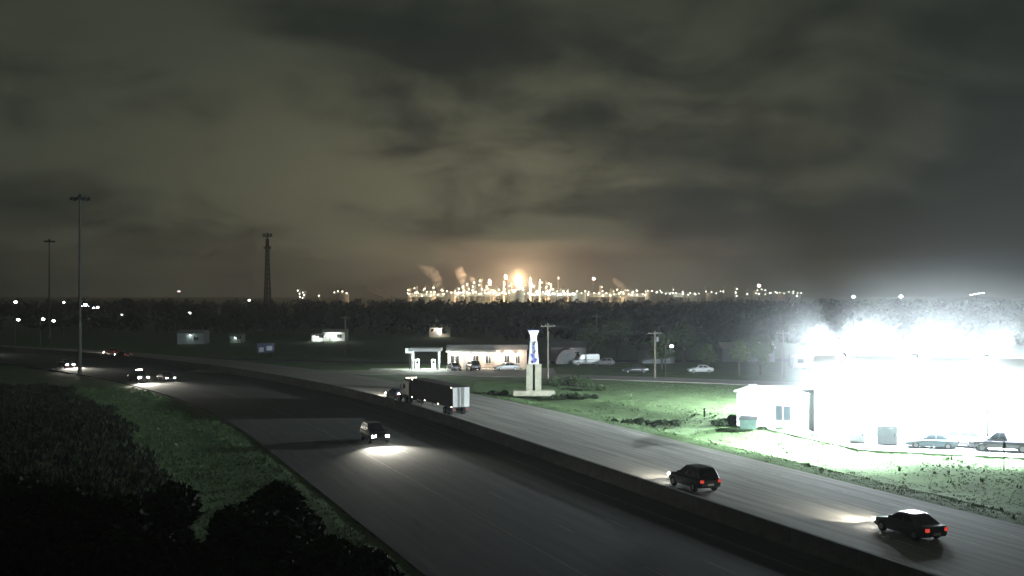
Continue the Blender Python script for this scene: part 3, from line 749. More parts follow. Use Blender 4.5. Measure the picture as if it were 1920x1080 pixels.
# rounded greenhouse beside the sign
b = rot_empty('polytunnel', 11.4, 224.5, 0.0, 'grey rounded tunnel shelter right of the monument sign', 'shelter')
L = []
for y in (0, 7.0):
    L.append([(-2.4*math.cos(t*PI/12), y, 3.0*math.sin(t*PI/12)) for t in range(13)])
MB().loft(L).build('cover', mat('tunnel_cover',(0.33,0.30,0.29),0.7,0.1), b, smooth=False)
MB().box(-0.9,0.9,-0.06,-0.003,0.02,2.2).build('door', GREYP, b)
car('van', 'pale van parked right of the rounded tunnel shelter', (15.0, 223.0, -0.1), PI/2+0.1, 'van', WHITEP, lights=False, cat='van')
car('hatchback', 'pale hatchback parked right of the pale van', (18.6, 222.0, -0.1), PI/2-0.2, 'hatch', SILV, lights=False)
car('sedan', 'dark sedan parked left of the pale utility pole', (22.6, 201.5, -0.1), PI/2, 'sedan', GREYC, lights=False)
car('sedan', 'white car parked between the two lit utility poles', (34.6, 202.0, -0.1), PI/2+0.1, 'sedan', WHITEP, lights=False)
for k,(x,y,kd,pt,lb) in enumerate(((-11.0,207.5,'sedan',GREYC,'dark sedan parked before the left end of the lit shop'),(-7.4,208.0,'suv',BLACKP,'black suv parked before the middle of the lit shop'),(-1.0,207.2,'sedan',WHITEP,'white sedan parked before the right end of the lit shop'))):
    car('suv' if kd == 'suv' else 'sedan', lb, (x,y,0.012), 0.3+PI/2*(k==2), kd, pt, lights=False, group='cars parked before the lit shop')
# camper trailer
rv = empty('camper_trailer', (56.2, 208.0, -0.1), 0.0, 'pale camper trailer parked right of the bright utility pole', 'trailer')
MB().loft([[(-3.2,y,0.6),(3.1,y,0.6),(3.4,y,1.2),(3.0,y,2.7),(2.6,y,2.9),(-3.0,y,2.9),(-3.2,y,2.6)] for y in (-1.2,1.2)]).build('body', WHITEP, rv, bevel=0.05)
for x0, x1 in ((-2.4,-1.3),(0.9,2.2)): window(rv, x0, x1, -1.2, 1.5, 2.2, GLASSD, GREYP, 0)
dr = MB().box(-0.7,0.05,-1.24,-1.203,0.7,2.5).build('door', GREYP, rv); MB().ball((-0.05,-1.27,1.6),0.04).build('handle', STEEL, dr)
MB().tube((3.2,0,0.7),(4.4,0,0.5),0.06).build('tow_bar', DARKST, rv)
for xx in (-0.6, 0.3): 
    for yy in (-1.05, 1.05):
        o = MB().tube((xx,yy-0.1,0.34),(xx,yy+0.1,0.34),0.34,n=14).build('wheel', TYRE, rv)
# blue highway board
o = empty('road_sign', (-56.0, 250.0, -0.1), 0.35, 'dim blue highway sign beyond the bend below the cell tower', 'sign')
for xx in (-1.3,1.3): MB().tube((xx,0.1,0),(xx,0.1,3.1),0.07,n=8).build('post', STEEL, o)
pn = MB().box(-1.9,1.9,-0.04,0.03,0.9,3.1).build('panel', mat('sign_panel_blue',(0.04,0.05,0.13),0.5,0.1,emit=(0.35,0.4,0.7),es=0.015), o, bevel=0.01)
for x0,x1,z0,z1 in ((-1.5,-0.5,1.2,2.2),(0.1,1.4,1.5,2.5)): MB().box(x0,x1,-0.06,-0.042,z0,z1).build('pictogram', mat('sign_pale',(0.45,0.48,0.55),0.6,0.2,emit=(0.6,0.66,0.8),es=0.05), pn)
# street lamps and far lights
def street_lamp(x, y, h, c, s, r, label, group='far street lamps'):
    root = empty('street_lamp', (x, y, -0.12), 0, label, 'street lamp', group)
    k = max(0.09, y/4500)
    MB().lathe([(k*1.4,0),(k,h)],8).build('pole', DARKST, root)
    MB().tube((0,0,h),(0.9,-0.5,h+0.15),k*0.7,n=6).build('arm', DARKST, root)
    hd = MB().box(0.5,1.5,-0.75,-0.25,h+0.05,h+0.30).build('head', DARKST, root)
    MB().ball((1.0,-0.62,h-0.05),r,10,6,0.7).build('globe', lamp_mat('street_globe_%d_%d' % (int(c[2]*100), int(s)), c, s), hd)
street_lamp(-123,272,8.0,(0.9,1.0,0.9),14,0.42,'street lamp glowing at the far left edge below the tree line')
street_lamp(-116,270,8.2,(1.0,1.0,0.93),22,0.40,'left street lamp of the close pair near the high-mast pole')
street_lamp(-113,269,7.8,(0.9,0.97,0.9),14,0.40,'right street lamp of the close pair near the high-mast pole')
street_lamp(-290,640,8.5,(0.9,1.0,0.95),16,0.95,'farthest left street lamp on the horizon')
street_lamp(-262,640,8.4,(0.9,1.0,0.95),8,0.8,'dim street lamp on the horizon between the two high-mast poles')
street_lamp(-130,440,6.2,(0.85,1.0,0.95),8,0.6,'small bluish lamp in the dark between mast and cell tower')
street_lamp(-150,420,6.0,(0.85,1.0,0.9),2,0.5,'faint lamp in the dark right of the tall mast')
street_lamp(-154,640,9.6,(0.9,1.0,0.95),10,0.7,'lamp at the foot of the cell tower')
street_lamp(26.6,190.5,5.6,(0.9,1.0,1.0),20,0.34,'small bright lamp right of the pale utility pole')
street_lamp(58.6,218.0,5.4,(0.95,1.0,1.0),30,0.6,'oval lamp above the pale camper trailer')
street_lamp(232,750,11,(0.9,1.0,1.0),16,1.2,'lamp on the right horizon, left of two')
street_lamp(268,760,11.2,(0.95,1.0,1.0),16,1.3,'lamp on the right horizon, right of two')
# stadium-like bright light on the left horizon
o = empty('floodlight_rack', (-232, 600, -0.12), 0.3, 'bluish white floodlight rack on the left horizon beside the mast', 'floodlight')
for xx in (-1.5,1.5): MB().tube((xx,0,0),(xx,0,8.5),0.2,n=8).build('post', DARKST, o)
BLF = lamp_mat('rack_lens', (0.80,0.86,1.0), 60.0)
for k,(xx,zz) in enumerate(((-3.2,6.2),(-1.0,7.4),(1.2,6.3),(3.2,5.9),(5.2,6.0))):
    h_ = MB().box(xx-0.9,xx+0.9,-0.3,0.3,zz-0.7,zz+0.7).build('lamp_head', DARKST, o); MB().box(xx-0.75,xx+0.75,-0.34,-0.302,zz-0.5,zz+0.5).build('lens', BLF if k < 2 else lamp_mat('rack_lens_dim',(0.85,0.92,1.0),9.0), h_)
o = empty('beacon_mast', (-455, 1500, -0.12), 0, 'slender beacon mast with a pinkish light above the left horizon', 'mast')
MB().lathe([(0.9,0),(0.4,13.5)],8).build('mast', DARKST, o); MB().ball((0,0,14.2),2.4,10,6,0.5).build('beacon', lamp_mat('beacon_pink',(1.0,0.80,0.74),2.2), o)
o = empty('ball_field_light', (605, 1430, -0.12), 0, 'slanted strip of white light on the far right horizon', 'floodlight')
MB().lathe([(0.6,0),(0.4,10)],8).build('mast', DARKST, o)
for k in range(4):
    h_ = MB().box(-9+k*5,-5+k*5,-0.4,0.4,9.0+k*0.8,10.6+k*0.8).build('lamp_head', DARKST, o); MB().box(-8.8+k*5,-5.2+k*5,-0.46,-0.402,9.2+k*0.8,10.4+k*0.8).build('lens', lamp_mat('field_lens',(0.95,0.97,1.0),9.0), h_)

# ------------------------------------------------------------------ the plant on the horizon (about 1.5 km off)
PL = mat('plant_steel', (0.42,0.41,0.37), 0.6, 0.25, 0.1); PD = mat('plant_dark', (0.10,0.10,0.09), 0.7, 0.3, 0.1)
YL = (1.0,0.90,0.66); CL_ = (0.95,1.0,0.86); PKL = (1.0,0.72,0.60)
def plamp(parent, x, y, z, r, c, s):
    s *= 1.25; r *= 0.75
    key = 'plant_lamp_%d_%d_%d' % (int(c[1]*100), int(c[2]*100), int(s))
    return MB().ball((x,y,z),r,7,4).build('lamp', lamp_mat(key, c, s), parent)
def pxX(px, D): return (px-960)/2059*D
def column(px, D, h, r, label, lamps, c=YL, s=12, group=None, name='process_column', m_=None):
    root = empty(name, (pxX(px,D), D, -0.12), random.random()*6, label, 'tower', group)
    MB().lathe([(r*1.25,0),(r*1.25,h*0.12),(r,h*0.14),(r,h*0.62),(r*0.8,h*0.66),(r*0.8,h*0.97),(r*0.45,h)],12).build('shell', m_ or PL, root)
    pf = MB()
    for k in range(1, 5): MB().lathe([(r*1.5,h*k/5),(r*1.5,h*k/5+0.35)],10).build('platform', PD, root)
    rz = root.rotation_euler.z
    for k in range(lamps):
        z = h*(0.28 + 0.70*(k+0.5)/max(1,lamps)); a = -PI/2 - rz + random.uniform(-0.8,0.8)
        plamp(root, math.cos(a)*(r*1.6+0.7), math.sin(a)*(r*1.6+0.7), z, random.uniform(0.7,1.25), c, s)
    return root
GRP = 'process columns of the plant on the horizon'
specs = [(562,19,1.7,3,CL_),(572,16,2.2,3,CL_),(598,14,2.0,1,CL_),(768,20,2.4,3,YL),(781,23,2.0,3,YL),(797,24,1.6,2,YL),(813,26,1.6,2,CL_),(829,21,2.2,2,YL),(858,22,2.0,3,YL),(868,25,2.2,3,YL),(877,29,2.0,3,YL),(890,31,2.2,4,YL),(901,34,2.5,4,YL),(912,25,2.2,3,YL),(932,22,2.2,2,YL),(944,30,1.6,3,YL),(958,27,2.2,3,YL),(984,24,2.0,3,YL),(995,36,1.6,4,CL_),(1004,26,2.2,3,CL_),(1013,33,1.5,3,CL_),(1026,30,2.4,4,CL_),(1034,28,2.2,3,CL_),(1052,20,2.4,2,CL_),(1066,19,2.0,2,CL_),(1100,18,2.4,2,CL_),(1126,25,2.0,3,YL),(1146,19,2.2,2,YL),(1160,20,2.4,4,YL),(1168,20,2.4,3,YL),(1192,20,2.2,2,PKL),(1212,19,2.2,2,PKL),(1233,17,2.4,2,CL_),(1262,22,1.6,2,CL_),(1282,18,2.2,2,CL_),(1324,24,1.2,1,CL_),(1358,24,1.4,1,CL_),(1378,22,1.8,3,CL_),(1400,18,2.0,1,CL_)]
for px, h, r, nl, c in specs:
    D = random.uniform(1440, 1560)
    column(px, D, h*0.92, r, 'pale lamp-strung process column on the horizon', nl, c, 11 if px < 1100 else 7, GRP)
def tank(px, D, r, h, label, c, s, n):
    root = empty('storage_tank', (pxX(px,D), D, -0.12), 0, label, 'tank', 'storage tanks of the plant on the horizon')
    MB().lathe([(r,0),(r,h),(r*0.6,h+r*0.12),(0.3,h+r*0.16)],20).build('shell', PL, root)
    for k in range(n):
        a = -PI/2 + (k-(n-1)/2)*0.55; plamp(root, math.cos(a)*(r+1), math.sin(a)*(r+1), h+random.uniform(-1,2.5), random.uniform(0.7,1.1), c, s)
for px, r, h in ((640,10,12),(805,9,14),(843,10,13),(920,10,15),(970,9,16),(1040,9,15),(1085,10,12),(1180,11,14),(1225,10,13),(1250,9,12),(1300,10,12),(1340,10,12),(1425,9,15),(1450,11,12),(1475,10,12),(1492,9,12)):
    tank(px, random.uniform(1400,1500), r, h, 'squat storage tank of the plant strung along the horizon', YL if px < 1000 else CL_, 9 if px < 1320 else 6, 4 if px < 1260 else 3)
def rack(px0, px1, D, h, label, c, s, n, yard=0):
    x0, x1 = pxX(px0,D), pxX(px1,D)
    root = empty('pipe_rack', ((x0+x1)/2, D, -0.12), 0, label, 'pipe rack', 'pipe racks of the plant on the horizon')
    w = (x1-x0)/2
    for k, z in enumerate((h*0.7, h*0.85, h)): MB().tube((-w,0.6*k,z),(w,0.6*k,z),0.7,n=8).build('pipe', PL, root)
    q = int(w/6)
    for i in range(q+1): MB().box(-w+2*w*i/q-0.3,-w+2*w*i/q+0.3,-0.5,1.8,0,h).build('stanchion', PD, root)
    for i in range(n): plamp(root, -w+2*w*(i+0.5+random.uniform(-0.3,0.3))/n, -1.6, h+random.uniform(-2.2,1.6), random.uniform(0.65,1.2), c, s)
    for i in range(yard): light('plant_fill', 'POINT', root, (-w+2*w*(i+0.5)/yard, -14.0, h+6.0), None, 26000, c, 1.5)  # unseen fill lights added to brighten the plant structures
rack(765,835,1420,11,'long pipe rack at the left end of the plant',YL,12,9,2)
rack(850,985,1425,12,'long lamp-lit pipe rack left under the flare',YL,14,24,3)
rack(988,1080,1420,12,'long lamp-lit pipe rack right of the flare',CL_,14,20,2)
rack(1100,1215,1425,11,'pipe rack below the pink smoke right of the flare',YL,9,14,2)
rack(1215,1310,1430,11,'pipe rack in the dim right part of the plant',CL_,7,8,1)
rack(1410,1498,1430,10.5,'pipe rack at the far right end of the plant',CL_,9,9)
# smaller stacks with a burning tip
def torch(px, D, h, fr, fh, label, c, s, name='burning_stack'):
    root = empty(name, (pxX(px,D), D, -0.12), 0, label, 'flare stack')
    MB().lathe([(1.2,0),(0.7,h*0.6),(0.6,h)],10).build('stack', PD, root)
    MB().lathe([(0.9,h),(0.9,h+0.5)],10).build('tip', PD, root)
    L = []; n = 14
    for k in range(11):
        t = k/10; rr_ = fr*(math.sin(PI*min(1,t*0.92+0.05))**0.8)*(1-0.35*t)
        ox = fr*0.35*math.sin(t*4.0)*t
        L.append([(ox+rr_*math.cos(2*PI*i/n)*(1+0.12*math.sin(3*i+k)), rr_*math.sin(2*PI*i/n)*(1+0.12*math.cos(2*i+k)), h+0.5+fh*t) for i in range(n)])
    MB().loft(L).build('flame', lamp_mat('flame_%d' % px, c, s), root, smooth=True)
    return root
fl = torch(972,1500,21,5.0,15,'big burning flare glowing orange white over the plant',(1.0,0.62,0.34),2200,'flare_stack')
gm = bpy.data.materials.new('flame_gas'); gm.use_nodes = True  # glowing ball added around the flame as its soft bloom
n, l = gm.node_tree.nodes, gm.node_tree.links; n.clear()
t = n.new('ShaderNodeTexCoord'); mp = n.new('ShaderNodeMapping'); l.new(t.outputs['Object'], mp.inputs[0]); mp.inputs['Scale'].default_value = (1/17.0, 1/17.0, 1/20.0)
gr = n.new('ShaderNodeTexGradient'); gr.gradient_type = 'SPHERICAL'; l.new(mp.outputs[0], gr.inputs[0])
pw = n.new('ShaderNodeMath'); pw.operation = 'POWER'; l.new(gr.outputs['Fac'], pw.inputs[0]); pw.inputs[1].default_value = 1.6
ml = n.new('ShaderNodeMath'); ml.operation = 'MULTIPLY'; l.new(pw.outputs[0], ml.inputs[0]); ml.inputs[1].default_value = 0.22
ev = n.new('ShaderNodeEmission'); ev.inputs[0].default_value = (1.0,0.66,0.36,1); l.new(ml.outputs[0], ev.inputs[1])
om = n.new('ShaderNodeOutputMaterial'); l.new(ev.outputs[0], om.inputs['Volume'])
gas = MB().ball((0,0,0), 17.0, 20, 14, 20/17.0).build('flame_gas', gm, fl, smooth=True); gas.location = (0, 0, 30)
torch(948,1480,30,2.0,6,'small burning stack just left of the big flare',(1.0,0.78,0.56),30)
torch(918,1480,22,2.2,8,'burning stack second to the left of the big flare',(1.0,0.86,0.66),22)
torch(1047,1500,30,1.5,4,'dim burning stack right of the big flare',(1.0,0.80,0.70),3)
torch(1113,1500,29,2.6,4,'burning stack with a pinkish tip above the right of the plant',(1.0,0.72,0.66),9)
torch(1423,1460,19,2.6,4.5,'low burning stack at the right end of the plant',(1.0,0.74,0.64),9)
# steam
def steam(pts, label, dens, tint=(1,1,1)):
    m_ = bpy.data.materials.new('steam'); m_.use_nodes = True
    n, l = m_.node_tree.nodes, m_.node_tree.links; n.clear()
    t = n.new('ShaderNodeTexCoord'); z = n.new('ShaderNodeTexNoise'); z.inputs['Scale'].default_value = 0.16; z.inputs['Detail'].default_value = 3
    l.new(t.outputs['Object'], z.inputs['Vector'])
    r = n.new('ShaderNodeMapRange'); l.new(z.outputs['Fac'], r.inputs[0]); r.inputs[1].default_value = 0.38; r.inputs[2].default_value = 0.7; r.inputs[3].default_value = 0; r.inputs[4].default_value = dens*3.6
    v = n.new('ShaderNodeVolumePrincipled'); v.inputs['Color'].default_value = (*tint, 1); v.inputs['Anisotropy'].default_value = 0.2
    l.new(r.outputs[0], v.inputs['Density'])
    o = n.new('ShaderNodeOutputMaterial'); l.new(v.outputs[0], o.inputs['Volume'])
    b0 = Vector(pts[0][0]); L = []; k = 12
    for (p, r_) in pts:
        p = Vector(p)-b0
        L.append([(p.x+r_*math.cos(2*PI*i/k)*(1+0.22*math.sin(2.3*i+p.z)), p.y+r_*math.sin(2*PI*i/k), p.z+0.25*r_*math.sin(1.7*i+p.x)) for i in range(k)])
    ob = MB().loft(L).build('steam_plume', m_, smooth=True); ob.location = b0
    return tag(ob, label, 'steam', 'steam plumes over the plant')
STEAM_D = 1470
def sp(px, py): return (pxX(px,STEAM_D), STEAM_D, 15-(py-545)/2059*STEAM_D)
def plume(path, label, dens): return steam([(sp(px,py), r*1.35) for px,py,r in path], label, dens)
plume([(826,552,1.5),(823,538,3.5),(818,524,5.5),(810,512,7.5),(800,503,8.0),(790,497,5.0)],'thin steam plume leaning left, third left of the flare',0.020)
plume([(872,545,1.5),(868,530,4.0),(864,516,5.5),(861,508,5.0),(863,500,2.5)],'upright steam plume left of the flare',0.030)
plume([(892,540,1.5),(888,528,3.5),(884,522,3.5),(882,518,1.5)],'short steam puff nearest the flare on its left',0.030)
plume([(728,559,2.0),(720,552,4.5),(708,546,6.5),(692,540,5.5),(680,538,2.5)],'low pale steam bank left of the plant',0.004)
plume([(1196,556,2.0),(1180,547,5.0),(1166,538,5.5),(1156,528,4.0),(1150,520,2.0)],'pinkish slanting steam trail right of the flare',0.030)

# ------------------------------------------------------------------ vegetation
def leaf_cloud(lobes, n, size, seed, flat=0.0):
    rnd = random.Random(seed); v, f = [], []
    tot = sum(l[3]**2 for l in lobes)
    for (x, y, z, r) in lobes:
        for _ in range(int(n*r*r/tot)):
            d = Vector((rnd.gauss(0,1), rnd.gauss(0,1), rnd.gauss(0,1)))
            if d.length < 1e-3: continue
            d.normalize(); q = r*(0.45+0.6*rnd.random()**0.6)
            c = Vector((x,y,z)) + Vector((d.x*q, d.y*q, d.z*q*0.85))
            a = Vector((rnd.gauss(0,1), rnd.gauss(0,1), rnd.gauss(0,0.6))).normalized(); b = a.cross(Vector((rnd.gauss(0,1), rnd.gauss(0,1), rnd.gauss(0,1)))).normalized()
            s = size*rnd.uniform(0.6,1.3); k = len(v)
            v += [tuple(c-a*s), tuple(c+b*s*0.5), tuple(c+a*s), tuple(c-b*s*0.5)]; f.append((k,k+1,k+2,k+3))
    me = bpy.data.meshes.new('crown'); me.from_pydata(v, [], f); return me
def tree_meshes(h, w, seed, n, size, m_, low=0.28):
    rnd = random.Random(seed)
    T = MB(); tr = h*0.024+0.05
    top = Vector((rnd.uniform(-.3,.3), rnd.uniform(-.3,.3), h*0.62))
    T.tube((0,0,-0.2),(top.x*0.4,top.y*0.4,h*0.3),tr*1.25,tr*0.85,8); T.tube((top.x*0.4,top.y*0.4,h*0.29),top,tr*0.85,tr*0.35,8)
    lobes = []
    for k in range(rnd.randint(8,11)):
        a = k*2.4+rnd.random(); q = w*rnd.uniform(0.25,0.62); z = h*rnd.uniform(low+0.12,0.86)
        c = Vector((q*math.cos(a), q*math.sin(a), z)); r = w*rnd.uniform(0.24,0.42)*(1.1-0.35*z/h)
        lobes.append((c.x,c.y,c.z,r))
        b0 = Vector((top.x*0.5, top.y*0.5, h*rnd.uniform(0.25,0.45))); T.tube(b0, c, tr*0.4, tr*0.12, 5)
    lobes.append((0,0,h*0.88,w*0.3))
    tm = T.build('trunk', BARK); cm = leaf_cloud(lobes, n, size, seed+1); cm.materials.append(m_)
    co = bpy.data.objects.new('crown', cm); col.objects.link(co)
    return tm, co
def tree(x, y, h, w, seed, label, m_=LEAF, n=2600, size=0.30, z=-0.1, group=None, low=0.28, name='tree', cat='tree'):
    root = empty(name, (x, y, z), 0, label, cat, group)
    for o in tree_meshes(h, w, seed, n, size, m_, low): o.parent = root
    return root
# near trees below the camera
GN = 'dark trees below the camera at the lower left'
for i, (x, y, h, w, lb) in enumerate([(-9.8,46,7.0,3.4,'dark tree whose crown overlaps the road edge, rightmost of the near trees'), (-14.6,47,6.6,4.0,'dark near tree, second from the right in the lower left'), (-20.3,45,7.4,4.2,'dark near tree under the lit grass, third from the right'),
        (-6.4,38.5,6.4,3.2,'low dark tree at the bottom edge right of the others'), (-13.0,37,7.0,3.8,'dark near tree at the bottom edge in the middle of the clump'), (-19.0,36,6.0,3.6,'dark near tree at the bottom left corner, second from the edge'), (-26.5,50,7.2,4.4,'dark near tree at the left end of the clump'), (-24.0,40,5.2,3.6,'low dark tree nearest the bottom left corner'), (-10.2,41,7.0,3.6,'dark near tree filling the gap below the rightmost crown'), (-16.5,41.5,7.6,4.0,'dark near tree filling the middle of the clump'), (-21.5,41,6.4,4.0,'dark near tree filling the left of the clump'), (-3.8,35,4.6,2.8,'lowest dark tree peeping over the bottom edge'), (-31,56,6.6,4.4,'dark near tree at the very left of the grass bank'), (-9,33.5,4.6,3.4,'dark crown cut by the bottom edge under the date corner'), (-15.5,32,4.4,3.4,'dark crown cut by the bottom edge farther left')]):
    tree(x, y, h, w, 100+i, lb, LEAF3, 12000, 0.20, -0.1, GN, low=0.12)
# trees right of the sign and behind the frontage road
GM = 'trees standing behind the frontage road'
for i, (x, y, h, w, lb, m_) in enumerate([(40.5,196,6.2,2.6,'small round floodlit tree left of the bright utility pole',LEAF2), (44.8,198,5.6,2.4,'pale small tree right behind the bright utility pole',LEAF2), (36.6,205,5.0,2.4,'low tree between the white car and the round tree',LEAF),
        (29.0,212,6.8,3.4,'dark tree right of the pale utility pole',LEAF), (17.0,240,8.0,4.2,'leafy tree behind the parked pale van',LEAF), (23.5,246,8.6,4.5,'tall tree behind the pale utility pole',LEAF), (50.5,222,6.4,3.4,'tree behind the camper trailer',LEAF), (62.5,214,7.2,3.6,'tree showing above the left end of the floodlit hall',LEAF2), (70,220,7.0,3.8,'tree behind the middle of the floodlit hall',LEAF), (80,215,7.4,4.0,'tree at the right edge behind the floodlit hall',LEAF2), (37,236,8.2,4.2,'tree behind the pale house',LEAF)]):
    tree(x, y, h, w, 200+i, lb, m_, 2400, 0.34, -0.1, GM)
tree(-210, 596, 11.2, 4.6, 300, 'lone tree poking above the left horizon right of the tall mast', LEAF3, 1800, 0.6, -0.1, low=0.55)
def bush(x, y, h, w, seed, label, m_=LEAF, z=-0.15, n=1800, size=0.16):
    root = empty('bush', (x, y, z), 0, label, 'bush', 'bushes in the grass by the freeway')
    rnd = random.Random(seed)
    nl = max(7, int(5*w/h)); lobes = [((-1+2*(k+0.5)/nl)*w*0.85 + rnd.uniform(-0.2,0.2)*w, rnd.uniform(-w,w)*0.30, h*rnd.uniform(0.22,0.5)*(1-0.35*abs(-1+2*(k+0.5)/nl)), h*rnd.uniform(0.30,0.48)) for k in range(nl)]
    cm = leaf_cloud(lobes, n, size, seed); cm.materials.append(m_)
    co = bpy.data.objects.new('foliage', cm); col.objects.link(co); co.parent = root
    T = MB()
    for l_ in lobes: T.tube((l_[0]*0.3,l_[1]*0.3,-0.1),(l_[0],l_[1],l_[2]),0.03,0.012,5)
    T.build('stem', BARK, root)
bush(9.6,174,2.4,3.6,401,'big dark bush in the grass right of the monument sign',LEAF)
bush(12.0,166,1.4,2.6,402,'dark bush low in front of the big bush')
bush(9.0,155.5,1.0,3.4,403,'long low hedge right of the sign base',LEAF3,-0.3)
bush(-2.2,160,0.9,2.0,404,'low shrub left of the sign base')
bush(14.6,129.0,0.9,2.6,405,'dark low shrub in the drain hollow, left of two',LEAF3,-0.7)
bush(18.0,127.6,0.8,2.0,406,'dark low shrub in the drain hollow, right of two',LEAF3,-0.6)
bush(25.8,124.6,1.5,1.4,407,'dark shrub at the left corner of the white annex',LEAF3,-0.15)
bush(23.8,123.6,1.0,1.7,408,'low dark shrub left of the annex corner shrub',LEAF3,-0.15)
bush(27.2,119.4,0.5,0.6,409,'small dark shrub under the annex wall, left of two',LEAF3,-0.12,600)
bush(28.8,118.4,0.5,0.7,410,'small dark shrub under the annex wall, right of two',LEAF3,-0.12,600)
bush(31.2,112.8,0.5,1.1,411,'flat shrub at the left end of the floodlit lot',LEAF3,-0.12,600)
# far wood: one dark mass up to the tree line
rnd = random.Random(11); v, f = [], []
def crown_blob(x, y, h, w, n, s):
    for _ in range(n):
        d = Vector((rnd.gauss(0,1), rnd.gauss(0,1), rnd.gauss(0,1))).normalized(); q = 0.5+0.5*rnd.random()
        c = Vector((x+d.x*w*q, y+d.y*w*q, h*0.58+d.z*h*0.42*q))
        a = Vector((rnd.gauss(0,1), rnd.gauss(0,1), rnd.gauss(0,1))).normalized(); b_ = a.orthogonal().normalized(); k = len(v); t = s*rnd.uniform(0.6,1.3)
        v.extend([tuple(c-a*t), tuple(c+b_*t*0.7), tuple(c+a*t), tuple(c-b_*t*0.7)]); f.append((k,k+1,k+2,k+3))
for k in range(2300):
    y = 270*math.exp(rnd.random()*1.25); x = rnd.uniform(-0.62,0.62)*y
    px = 960+2059*x/y
    if y < 345 and px < 940: continue
    if y < 300 and px < 1080: continue
    if abs(offset_of(x,y)) < 60 and y < 400: continue
    if px < 330 and y < 560 and rnd.random() < 0.6: continue
    hgt = rnd.uniform(6.0,9.3) if y > 500 else rnd.uniform(4.5,8.0)
    crown_blob(x, y, hgt, rnd.uniform(2.6,4.6), 26, 1.15 if y > 450 else 0.95)
me = bpy.data.meshes.new('far_wood'); me.from_pydata(v, [], f); me.materials.append(LEAF3)
o = bpy.data.objects.new('far_wood', me); col.objects.link(o); tag(o, 'dark unbroken wood stretching to the horizon', 'wood', kind='stuff')
# grass tufts on the verges
def tufts(name, n, test, area, m_, hmin, hmax, label, seed):
    r = random.Random(seed); v, f = [], []; c = 0; tries = 0
    while c < n and tries < n*6:
        tries += 1
        x, y = r.uniform(area[0],area[1]), r.uniform(area[2],area[3])
        if not test(x, y, r): continue
        c += 1; z = ground_z(x, y)-0.02; h = r.uniform(hmin,hmax)*(1+0.8*max(0,fnoise(x,y,0.3)))
        for _ in range(4):
            a = r.random()*2*PI; w = 0.05*h/0.2; dx_, dy_ = math.cos(a)*w, math.sin(a)*w; lx, ly = r.uniform(-.5,.5)*h, r.uniform(-.5,.5)*h; ox, oy = r.uniform(-.12,.12), r.uniform(-.12,.12)
            k = len(v); v += [(x+ox-dx_,y+oy-dy_,z),(x+ox+dx_,y+oy+dy_,z),(x+ox+lx,y+oy+ly,z+h)]; f.append((k,k+1,k+2))
    me = bpy.data.meshes.new(name); me.from_pydata(v, [], f); me.materials.append(m_)
    o = bpy.data.objects.new(name, me); col.objects.link(o); tag(o, label, 'grass', kind='stuff')
def right_verge(x, y, r):
    if inside(LOTP, x, y): return False
    o_ = offset_of(x, y); return RE+0.5 < o_ < 62 and r.random() < 0.35+0.65*(o_ < 34)
def left_verge(x, y, r):
    o_ = offset_of(x, y); return -75 < o_ < LE-0.6
tufts('verge_grass', 26000, right_verge, (-6,62,58,182), BLADE, 0.05, 0.12, 'short green grass between the freeway and the floodlit lot', 21)
def weed(x, y, r):
    if inside(LOTP, x, y): return False
    o_ = offset_of(x, y); return RE+1.5 < o_ < 34 and fnoise(x, y, 0.45) > 0.12
tufts('verge_weed', 500, weed, (2,50,60,150), DARKBLADE, 0.14, 0.30, 'clumps of darker weeds along the drain by the freeway', 22)
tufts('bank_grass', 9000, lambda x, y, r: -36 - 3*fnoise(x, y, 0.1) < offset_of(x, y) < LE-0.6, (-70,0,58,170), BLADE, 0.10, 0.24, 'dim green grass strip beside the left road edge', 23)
SHADEBLADE = mat('shaded_blade', (0.018, 0.026, 0.011), 0.9, 0.4, 0.5)  # dark colour stands in for the light fading on the far bank
tufts('bank_shade_tufts', 15000, lambda x, y, r: -78 < offset_of(x, y) < -32.5 - 3*fnoise(x, y, 0.1), (-84,0,50,175), SHADEBLADE, 0.25, 0.6, 'tufts on the bank left of the grass strip, coloured dark as shade', 24)

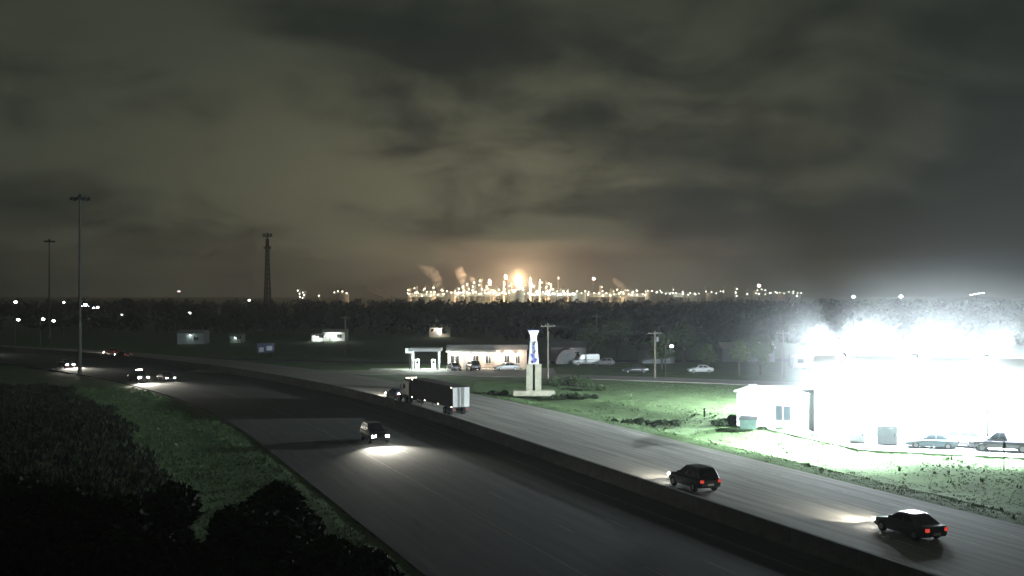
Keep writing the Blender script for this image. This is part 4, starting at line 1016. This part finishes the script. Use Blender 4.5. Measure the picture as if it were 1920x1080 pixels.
# ------------------------------------------------------------------ damp night air
hz = MB().box(-1520,1520,-140,2520,-2.0,80).build('haze', mat('haze_tmp',(1,1,1),1,0))
hm = bpy.data.materials.new('haze_air'); hm.use_nodes = True
n, l = hm.node_tree.nodes, hm.node_tree.links; n.clear()
vp = n.new('ShaderNodeVolumePrincipled'); vp.inputs['Color'].default_value = (0.93,0.96,1.0,1); vp.inputs['Density'].default_value = 0.00032; vp.inputs['Anisotropy'].default_value = 0.35
mo = n.new('ShaderNodeOutputMaterial'); l.new(vp.outputs[0], mo.inputs['Volume'])
hz.data.materials.clear(); hz.data.materials.append(hm); hz['kind'] = 'stuff'; tag(hz, 'thin damp night air over the whole scene', 'haze')

# added volume that spreads the lamps' glare like lens bloom, thickest among the lamps
mi = MB().ball((0,0,0), 1.0, 28, 16).build('bloom', MATS['haze_tmp'], smooth=True)
mi.location = (47.0, 122.0, 6.5); MR = (25.0, 31.0, 15.0)
for vtx in mi.data.vertices: vtx.co = (vtx.co.x*MR[0], vtx.co.y*MR[1], max(vtx.co.z*MR[2], -6.45))
mm_ = bpy.data.materials.new('lot_bloom'); mm_.use_nodes = True
n, l = mm_.node_tree.nodes, mm_.node_tree.links; n.clear()
t = n.new('ShaderNodeTexCoord'); mp = n.new('ShaderNodeMapping'); l.new(t.outputs['Object'], mp.inputs[0]); mp.inputs['Scale'].default_value = tuple(1/q for q in MR)
gr = n.new('ShaderNodeTexGradient'); gr.gradient_type = 'SPHERICAL'; l.new(mp.outputs[0], gr.inputs[0])
pw = n.new('ShaderNodeMath'); pw.operation = 'POWER'; l.new(gr.outputs['Fac'], pw.inputs[0]); pw.inputs[1].default_value = 1.9
ml = n.new('ShaderNodeMath'); ml.operation = 'MULTIPLY'; l.new(pw.outputs[0], ml.inputs[0]); ml.inputs[1].default_value = 0.0165
vv = n.new('ShaderNodeVolumePrincipled'); vv.inputs['Color'].default_value = (0.96,0.98,1.0,1); vv.inputs['Anisotropy'].default_value = 0.2
l.new(ml.outputs[0], vv.inputs['Density'])
om = n.new('ShaderNodeOutputMaterial'); l.new(vv.outputs[0], om.inputs['Volume'])
mi.data.materials.clear(); mi.data.materials.append(mm_); tag(mi, 'added glow volume standing in for lens bloom around the lot floodlights', 'bloom', kind='stuff')
